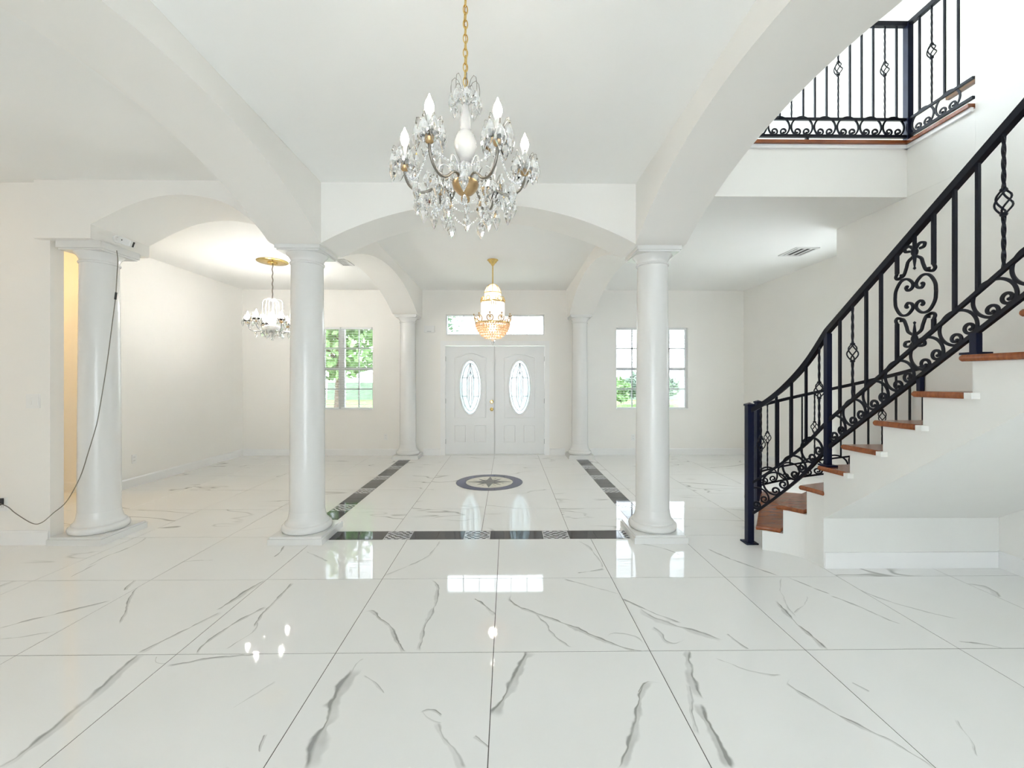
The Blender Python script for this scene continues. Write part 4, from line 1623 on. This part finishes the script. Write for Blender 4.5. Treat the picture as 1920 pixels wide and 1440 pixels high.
def candle(arm, x, y, z, lit, s=1.0, spokes=8, drop=DROP, tilt=0.0, rr=.042, sleeve=.055, hook=.0):
    """cup, glass dish, sleeve, bulb and hanging drops of one arm"""
    sub(MB().lathe([(.006 * s, z - .02 * s), (.016 * s, z - .012 * s), (.019 * s, z), (.012 * s, z + .008 * s)], 12, (x, y, 0)), 'candle_cup', M['bronze'], arm, 50)
    sub(MB().lathe([(.010 * s, z + .008 * s), (.030 * s, z + .010 * s), (.040 * s, z + .020 * s), (.042 * s, z + .024 * s), (.038 * s, z + .022 * s), (.028 * s, z + .014 * s)], 16, (x, y, 0)), 'glass_dish', M['crystal'], arm, 50)
    sub(MB().lathe([(.011 * s, z + .016 * s), (.011 * s, z + sleeve)], 12, (x, y, 0)), 'candle_sleeve', M['sleeve'], arm, 50)
    zb = z + sleeve
    prof = [(.008, 0), (.011, .006), (.0165, .022), (.017, .034), (.013, .050), (.006, .064), (.0012, .078)]
    sub(MB().lathe([(r * s, zz * s + zb) for r, zz in prof], 14, (x, y, 0)), 'bulb', lit if lit else M['milky'], arm, 80)
    wires = MB()
    for k in range(spokes):
        a = 2 * pi * k / spokes + .3 + x * 5
        r0, r1 = .012 * s, rr * s
        h = .05 * s * (1 + .25 * sin(k * 2.1))
        pts = [(x + cos(a) * (r0 + (r1 - r0) * t_), y + sin(a) * (r0 + (r1 - r0) * t_), z + hook + .012 * s + h * sin(pi * min(t_ * 1.0, 1) * .62 + .0) - (.02 * s if t_ > .95 else 0)) for t_ in (0, .2, .4, .6, .8, .92, 1)]
        wires.tube(pts, .0011 * s, 4, up=(0.2, 0.1, 1))
        o = link('crystal_drop', drop, arm, (pts[-1][0], pts[-1][1], pts[-1][2] - .004), (0, 0, a + pi / 2), (s, s, s))
        if k % 2 == 0:
            for q in range(2):
                wires.ball((pts[-1][0], pts[-1][1], pts[-1][2] + .003), .004 * s, 6, 4)
    sub(wires, 'wire_hooks', M['steelwire'], arm)


CH = (-.175, 1.77)
main = thing('crystal_chandelier', (CH[0], CH[1], CZ), 'large crystal chandelier with lit candle bulbs hanging on a gold chain up front', 'chandelier', local=True)
zz = lambda z: z - CZ
sub(MB().lathe([(.06, -.0005), (.062, -.006), (.05, -.02), (.02, -.032), (.008, -.036)], 24), 'ceiling_canopy', M['brass'], main, 50)
link_chain(main, zz(2.615), -.034, .019, .038, .0026, M['brass'])
sub(MB().tube([(.004, 0, -.03), (-.006, .004, zz(2.9)), (.006, -.003, zz(2.75)), (0, 0, zz(2.6))], .0022, 5, up=(0, 1, 0)), 'cable', M['brass'], main)
sub(MB().lathe([(.008, zz(2.60)), (.02, zz(2.585)), (.045, zz(2.572)), (.052, zz(2.578)), (.046, zz(2.566)), (.02, zz(2.552)), (.012, zz(2.53))], 20), 'crown_dish', M['crystal'], main, 50)
stem_prof = [(.012, 2.545), (.015, 2.525), (.019, 2.50), (.022, 2.47), (.023, 2.445), (.022, 2.428), (.026, 2.424), (.040, 2.405), (.047, 2.38), (.047, 2.36), (.040, 2.335), (.027, 2.312),
             (.023, 2.305), (.024, 2.297), (.020, 2.292), (.028, 2.285), (.034, 2.265), (.035, 2.245), (.030, 2.225), (.022, 2.212)]
sub(MB().lathe([(r, zz(z)) for r, z in stem_prof[::-1]], 20), 'glass_stem', M['milky'], main, 60)
sub(MB().lathe([(r, zz(z)) for r, z in [(.002, 2.112), (.006, 2.118), (.018, 2.135), (.019, 2.148), (.012, 2.153), (.030, 2.165), (.050, 2.185), (.056, 2.205), (.052, 2.214), (.02, 2.216)]], 24), 'brass_bowl', M['bronze'], main, 50)
wires = MB()
for k in range(8):
    a = 2 * pi * k / 8 + .2
    pts = [(cos(a) * r, sin(a) * r, zz(z)) for r, z in ((.012, 2.575), (.018, 2.61), (.03, 2.635), (.044, 2.645), (.056, 2.632), (.06, 2.605), (.06, 2.58))]
    wires.tube(pts, .0012, 4, up=(.2, .1, 1))
    link('crystal_drop', DROP, main, (cos(a) * .06, sin(a) * .06, zz(2.575)), (0, 0, a + pi / 2))
sub(wires, 'crown_wires', M['steelwire'], main)
AR, AZ = .25, 2.268
arm_tips = []
for k in range(6):
    a = 2 * pi * k / 6 + radians(4)
    c, s_ = cos(a), sin(a)
    prof = spline([(.03, 2.20), (.06, 2.225), (.095, 2.215), (.14, 2.178), (.185, 2.165), (.225, 2.185), (.245, 2.22), (AR, AZ - .018)], 5)
    arm = sub(MB().tube([(p[0] * c, p[0] * s_, zz(p[1])) for p in prof], .0055, 8, up=(-s_, c, 0)), 'arm', M['steelwire'], main, 70)
    far_side = s_ > .3
    candle(arm, AR * c, AR * s_, zz(AZ), None if far_side else M['bulb'], 1.0, 8, DROP_L, rr=.052, sleeve=.085, hook=.012)
    # small scroll rising off each arm with a drop
    prof = spline([(.05, 2.225), (.062, 2.265), (.085, 2.285), (.105, 2.275), (.108, 2.255)], 4)
    sub(MB().tube([(p[0] * c, p[0] * s_, zz(p[1])) for p in prof], .003, 6, up=(-s_, c, 0)), 'side_scroll', M['milky'], arm, 70)
    link('crystal_drop', DROP_S, arm, (.108 * c, .108 * s_, zz(2.252)), (0, 0, a))
    link('crystal_drop', DROP, arm, (.16 * c, .16 * s_, zz(2.165)), (0, 0, a + .8))
    link('crystal_drop', DROP_TEAR, arm, (.20 * c, .20 * s_, zz(2.155)), (0, 0, a))
    arm_tips.append((c, s_))
for k in range(6):
    (c0, s0), (c1, s1) = arm_tips[k], arm_tips[(k + 1) % 6]
    sub(bead_line(swag((AR * c0, AR * s0, zz(2.25)), (AR * c1, AR * s1, zz(2.25)), .075, 26), .0045), 'bead_swag', M['crystal'], main)
    sub(bead_line(swag((.13 * c0, .13 * s0, zz(2.13)), (.13 * c1, .13 * s1, zz(2.13)), .055, 16), .0042), 'bead_swag', M['crystal'], main)
    sub(bead_line([Vector((.12 * c0, .12 * s0, zz(2.19) - .01 * q)) for q in range(7)], .0042), 'bead_string', M['crystal'], main)
    link('crystal_drop', DROP_TEAR, main, (.13 * c0, .13 * s0, zz(2.10)), (0, 0, k))
    am = math.atan2(s0 + s1, c0 + c1)
    link('crystal_drop', DROP_S, main, (.10 * cos(am), .10 * sin(am), zz(2.12)), (0, 0, k))
    link('crystal_drop', DROP_TEAR, main, (.215 * cos(am), .215 * sin(am), zz(2.165)), (0, 0, k))
    link('crystal_drop', DROP, main, (.17 * cos(am), .17 * sin(am), zz(2.215)), (0, 0, k))

# dining chandelier
p = at(511, 490, Z=CZ)
DC = (p.x, p.y)
din = thing('small_chandelier', (DC[0], DC[1], CZ), 'small white glowing chandelier under a round brass ceiling plate in the dining area', 'chandelier', local=True)
sub(MB().lathe([(.20, -.0005), (.203, -.008), (.19, -.016), (.12, -.02), (.07, -.026), (.066, -.04), (.03, -.05)], 36), 'ceiling_plate', M['brass'], din, 50)
cpts = [(.004 * sin(k * 1.3), .004 * cos(k * 1.1), -.045 - .48 * k / 24) for k in range(25)]
sub(MB().tube(cpts, .008, 6, up=(0, 1, 0)), 'hanging_cord', M['steelwire'], din, 70)
M['whiteglow'] = simple('white_glass_tube', (0.95, 0.95, 0.93), 0.1, noise=0.01)
sub(MB().lathe([(.012, -1.06), (.02, -1.05), (.03, -1.03), (.09, -1.0), (.13, -.95), (.135, -.92), (.05, -.90), (.03, -.84), (.034, -.80), (.03, -.74), (.018, -.68), (.012, -.6), (.008, -.52)], 24), 'glass_stem', M['whiteglow'], din, 60)
for k in range(6):
    a = 2 * pi * k / 6 + .35
    c, s_ = cos(a), sin(a)
    prof = spline([(.01, -.56), (.05, -.53), (.115, -.56), (.125, -.70), (.13, -.86)], 6)
    sub(MB().tube([(p_[0] * c, p_[0] * s_, p_[1]) for p_ in prof], .006, 8, up=(-s_, c, 0)), 'glass_loop', M['whiteglow'], din, 70)
    prof = spline([(.05, -.90), (.12, -.97), (.22, -.985), (.28, -.95), (.30, -.89)], 6)
    arm = sub(MB().tube([(p_[0] * c, p_[0] * s_, p_[1]) for p_ in prof], .009, 8, up=(-s_, c, 0)), 'arm', M['milky'], din, 70)
    candle(arm, .30 * c, .30 * s_, -.87, M['bulbdin'], 1.35, 6, DROP, rr=.048, sleeve=.045)
    link('crystal_drop', DROP_TEAR, arm, (.2 * c, .2 * s_, -.99), (0, 0, a))
for k in range(10):
    a = 2 * pi * k / 10
    link('crystal_drop', DROP_TEAR, din, (.11 * cos(a), .11 * sin(a), -.975), (0, 0, a))
sub(MB().ball((0, 0, -1.085), .025, 12, 8), 'finial', M['crystal'], din, 80)

# foyer lantern
LN = (-.20, 5.84)
lan = thing('foyer_lantern', (LN[0], LN[1], CZ), 'tall gold and crystal tiered lantern hanging before the front door', 'lantern', local=True)
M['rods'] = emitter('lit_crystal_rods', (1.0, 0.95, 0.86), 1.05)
m = bpy.data.materials.new('peach_bead_glass')
m.use_nodes = True
nt = m.node_tree
nt.nodes.clear()
mo = nt.nodes.new('ShaderNodeOutputMaterial')
md = nt.nodes.new('ShaderNodeBsdfDiffuse')
md.inputs['Color'].default_value = (0.92, 0.74, 0.56, 1)
ml = nt.nodes.new('ShaderNodeBsdfTranslucent')
ml.inputs['Color'].default_value = (1.0, 0.84, 0.66, 1)
mm = nt.nodes.new('ShaderNodeMixShader')
mm.inputs[0].default_value = 0.62
nt.links.new(md.outputs[0], mm.inputs[1])
nt.links.new(ml.outputs[0], mm.inputs[2])
nt.links.new(mm.outputs[0], mo.inputs['Surface'])
M['amber'] = m
m = thin_glass('cream_dome_glass', tint=(0.9, 0.85, 0.75), gloss=.3, haze=.85, hazecol=(1.0, .90, .72))
M['cream'] = m
sub(MB().lathe([(.075, -.0005), (.078, -.008), (.06, -.02), (.055, -.035), (.03, -.055), (.018, -.08), (.008, -.085)], 24), 'ceiling_canopy', M['brass'], lan, 50)
sub(MB().tube([(0, 0, -.08), (0, 0, -.34)], .009, 8, up=(0, 1, 0)), 'rod', M['brass'], lan, 70)
sub(MB().lathe([(.115, -.462), (.110, -.43), (.09, -.385), (.055, -.35), (.02, -.335)], 24, caps=False), 'dome', M['cream'], lan, 60)
rb = MB()
for k in range(8):
    a = 2 * pi * k / 8
    rb.tube([(r * cos(a), r * sin(a), z) for r, z in ((.117, -.462), (.112, -.43), (.092, -.385), (.057, -.349), (.02, -.333))], .0035, 5, up=(-sin(a), cos(a), 0))
sub(rb, 'dome_ribs', M['brass'], lan)
def hoop(r, z, t_, n=36): return MB().tube([(r * cos(2 * pi * k / n), r * sin(2 * pi * k / n), z) for k in range(n)], t_, 6, closed=True)
sub(hoop(.118, -.462, .006), 'hoop', M['brass'], lan, 60)
sub(MB().lathe([(.115, -.505), (.115, -.465)], 24, caps=False), 'upper_drum', M['cream'], lan, 60)
sub(hoop(.165, -.585, .008), 'hoop', M['brass'], lan, 60)
cre = MB()
for k in range(12):
    a = 2 * pi * k / 12 + .13
    cx_, cy_ = .155 * cos(a), .155 * sin(a)
    cre.tube([(cx_ - sin(a) * .026 * cos(b2), cy_ + cos(a) * .026 * cos(b2), -.548 + .028 * sin(b2)) for b2 in [2 * pi * q / 14 for q in range(14)]], .0045, 5, up=(cos(a), sin(a), 0), closed=True)
    cre.ball((.17 * cos(a + .26), .17 * sin(a + .26), -.565), .009, 6, 4)
sub(cre, 'ring_crown', M['brass'], lan, 60)
sub(MB().lathe([(.155, -.575), (.115, -.506)], 30, caps=False), 'shoulder', M['cream'], lan, 60)
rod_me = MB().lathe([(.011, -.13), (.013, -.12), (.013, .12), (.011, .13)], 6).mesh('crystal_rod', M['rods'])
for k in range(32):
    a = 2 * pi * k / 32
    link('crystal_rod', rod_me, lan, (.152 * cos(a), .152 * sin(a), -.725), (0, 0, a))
crest = MB()
for k in range(10):
    a = 2 * pi * k / 10 + .2
    ta, tb = -sin(a), cos(a)
    for s_ in (-1, 1):
        pts = [(s_ * .0, .0), (s_ * .03, .015), (s_ * .042, .05), (s_ * .022, .08), (s_ * .006, .062), (s_ * .018, .045)]
        q = spline(pts, 4)
        crest.tube([((.235 + .25 * p_[1]) * cos(a) + ta * p_[0], (.235 + .25 * p_[1]) * sin(a) + tb * p_[0], -.875 + p_[1]) for p_ in q], .006, 5, up=(cos(a), sin(a), 0))
    crest.tube([(.235 * cos(a), .235 * sin(a), -.87), (.26 * cos(a), .26 * sin(a), -.77)], .004, 5, up=(ta, tb, 0))
    crest.ball((.262 * cos(a), .262 * sin(a), -.765), .011, 6, 4)
sub(crest, 'leaf_crest', M['bronze'], lan, 60)
sub(hoop(.238, -.878, .008, 48), 'hoop', M['brass'], lan, 60)
for j in range(7):
    t_ = j / 7
    r = .23 * math.sqrt(max(1 - t_ ** 1.6, 0.02))
    z = -.895 - .21 * t_
    n = max(10, int(2 * pi * r / .034))
    mb = MB()
    for k in range(n):
        a = 2 * pi * (k + .5 * (j % 2)) / n
        mb.ball((r * cos(a), r * sin(a), z), .0165, 6, 5)
    sub(mb, 'bead_row', M['amber'], lan, 70)
for k in range(3):
    a = 2 * pi * k / 3
    link('crystal_drop', DROP_S, lan, (.02 * cos(a), .02 * sin(a), -1.1))
link('crystal_drop', DROP_TEAR, lan, (0, 0, -1.1))
sub(MB().ball((0, 0, -.945), .055, 14, 10), 'bulb', M['bulblan'], lan, 60)
sub(MB().lathe([(.02, -.56), (.03, -.54), (.03, -.48), (.01, -.46)], 12), 'bulb', M['bulbsmall'], lan, 60)

# warm ceiling lamp of the side hall
hl = thing('unseen_warm_lamp', (-5.6, 4.5, CZ), 'warm round ceiling lamp in the side hall', 'lamp', local=True)
sub(MB().lathe([(.16, -.0005), (.165, -.02), (.13, -.03)], 28), 'base', M['brass'], hl, 50)
M['warmshade'] = emitter('warm_lamp_shade', (1.0, 0.66, 0.28), 45.0)
sub(MB().lathe([(.15, -.0305), (.14, -.06), (.10, -.09), (.03, -.105)], 28), 'shade', M['warmshade'], hl, 60)

hl = thing('unseen_warm_lamp', (-5.7, 2.5, CZ), 'unseen round ceiling lamp added to warm the front left wall', 'lamp', local=True)  # added out of view to throw warm light on the front left wall
sub(MB().lathe([(.16, -.0005), (.165, -.02), (.13, -.03)], 28), 'base', M['brass'], hl, 50)
M['softwarm'] = emitter('added_warm_glow', (1.0, 0.70, 0.40), 42.0)
sub(MB().lathe([(.15, -.0305), (.14, -.06), (.10, -.09), (.03, -.105)], 28), 'shade', M['softwarm'], hl, 60)

# ------------------------------------------------------------------ outdoors
M['lawn'] = simple('lawn', (0.16, 0.26, 0.06), 0.9, noise=0.35, nscale=1.5)
M['concrete'] = simple('pale_concrete', (0.62, 0.60, 0.55), 0.8, noise=0.08, nscale=2)
M['asphalt'] = simple('asphalt', (0.30, 0.30, 0.31), 0.9, noise=0.1, nscale=3)
M['bark'] = simple('bark', (0.16, 0.12, 0.09), 0.9, noise=0.3, nscale=6)
M['leafA'] = simple('green_leaves', (0.20, 0.33, 0.12), 0.6, noise=0.35, nscale=2)
M['leafB'] = simple('grey_green_leaves', (0.22, 0.30, 0.22), 0.6, noise=0.35, nscale=2)
o = MB().box(-40, 40, 9.9, 60, -.35, -.12).build('lawn', M['lawn'])
tag(o, 'green front lawn outside the back windows', 'lawn', kind='structure')
mb = MB().box(-3.2, 2.4, 7.97, 9.9, -.35, -.05)
o = mb.build('porch_slab', M['concrete'])
tag(o, 'pale concrete porch outside the front door', 'porch', kind='structure')
mb = MB().box(-40, 40, 12.4, 13.6, -.119, -.10)
mb.box(-1.2, .8, 9.9, 12.4, -.119, -.10)
o = mb.build('footpath', M['concrete'])
tag(o, 'pale concrete footpath crossing the lawn', 'path', kind='structure')
o = MB().box(-40, 40, 15.5, 21, -.119, -.105).build('street', M['asphalt'])
tag(o, 'grey street beyond the lawn', 'road', kind='structure')


def tree(x, y, h, rx, rz, mat, label, seed):
    rnd = random.Random(seed)
    t = thing('leafy_tree', (x, y, -.12), label, 'tree', 'trees across the lawn', local=True)
    mb = MB()
    pts = [(0, 0, 0), (.05, .02, h * .25), (-.04, .05, h * .5), (.06, 0, h * .8)]
    mb.tube(spline(pts, 4), .16, 8, up=(0, 1, 0), scale=[1.2 - .8 * k / 12 for k in range(13)])
    for k in range(6):
        a = rnd.uniform(0, 2 * pi)
        z = h * rnd.uniform(.35, .7)
        mb.tube([(0, 0, z), (cos(a) * rx * .35, sin(a) * rx * .35, z + h * .12), (cos(a) * rx * .7, sin(a) * rx * .7, z + h * .16)], .06, 6, scale=[1, .7, .3])
    sub(mb, 'trunk', M['bark'], t, 60)
    lf = MB()
    for k in range(3600):
        while True:
            q = Vector((rnd.uniform(-1, 1), rnd.uniform(-1, 1), rnd.uniform(-1, 1)))
            if .35 < q.length < 1: break
        lump = 1 + .22 * sin(q.x * 6 + seed) * sin(q.y * 5) + .15 * sin(q.z * 8)
        c = Vector((q.x * rx * lump, q.y * rx * lump, h * .62 + q.z * rz * lump))
        u = Vector((rnd.gauss(0, 1), rnd.gauss(0, 1), rnd.gauss(0, 1))).normalized()
        v = u.cross(Vector((rnd.gauss(0, 1), rnd.gauss(0, 1), rnd.gauss(0, 1)))).normalized()
        s_ = rnd.uniform(.12, .23)
        lf.add([c - u * s_, c + v * s_ * .5, c + u * s_, c - v * s_ * .5], [(0, 1, 2, 3)])
    lo = sub(lf, 'foliage', mat, t)
    lo['kind'] = 'stuff'


tree(-7.0, 17.5, 6.2, 2.1, 2.4, M['leafA'], 'broad leafy green tree filling the upper panes of the left window', 3)
tree(-6.4, 30.0, 8.0, 2.6, 3.2, M['leafB'], 'grey green tree farther off behind the left window', 5)
tree(-12.2, 22.0, 7.5, 2.6, 3.2, M['leafA'], 'tall green tree at the outer edge of the left window', 8)
tree(8.6, 25.0, 2.0, 1.6, .75, M['leafB'], 'low grey green shrub outside the window near the stairs', 11)
tree(5.6, 23.0, 1.6, 1.0, .6, M['leafA'], 'small round green shrub outside the window near the stairs', 14)
o = MB().box(-14, 16, 33, 34, -.12, 1.2).build('hedge', M['leafB'])
tag(o, 'long dull green hedge at the far side of the street', 'hedge')

for o in list(bpy.data.objects):
    if '_abs' in o: del o['_abs']
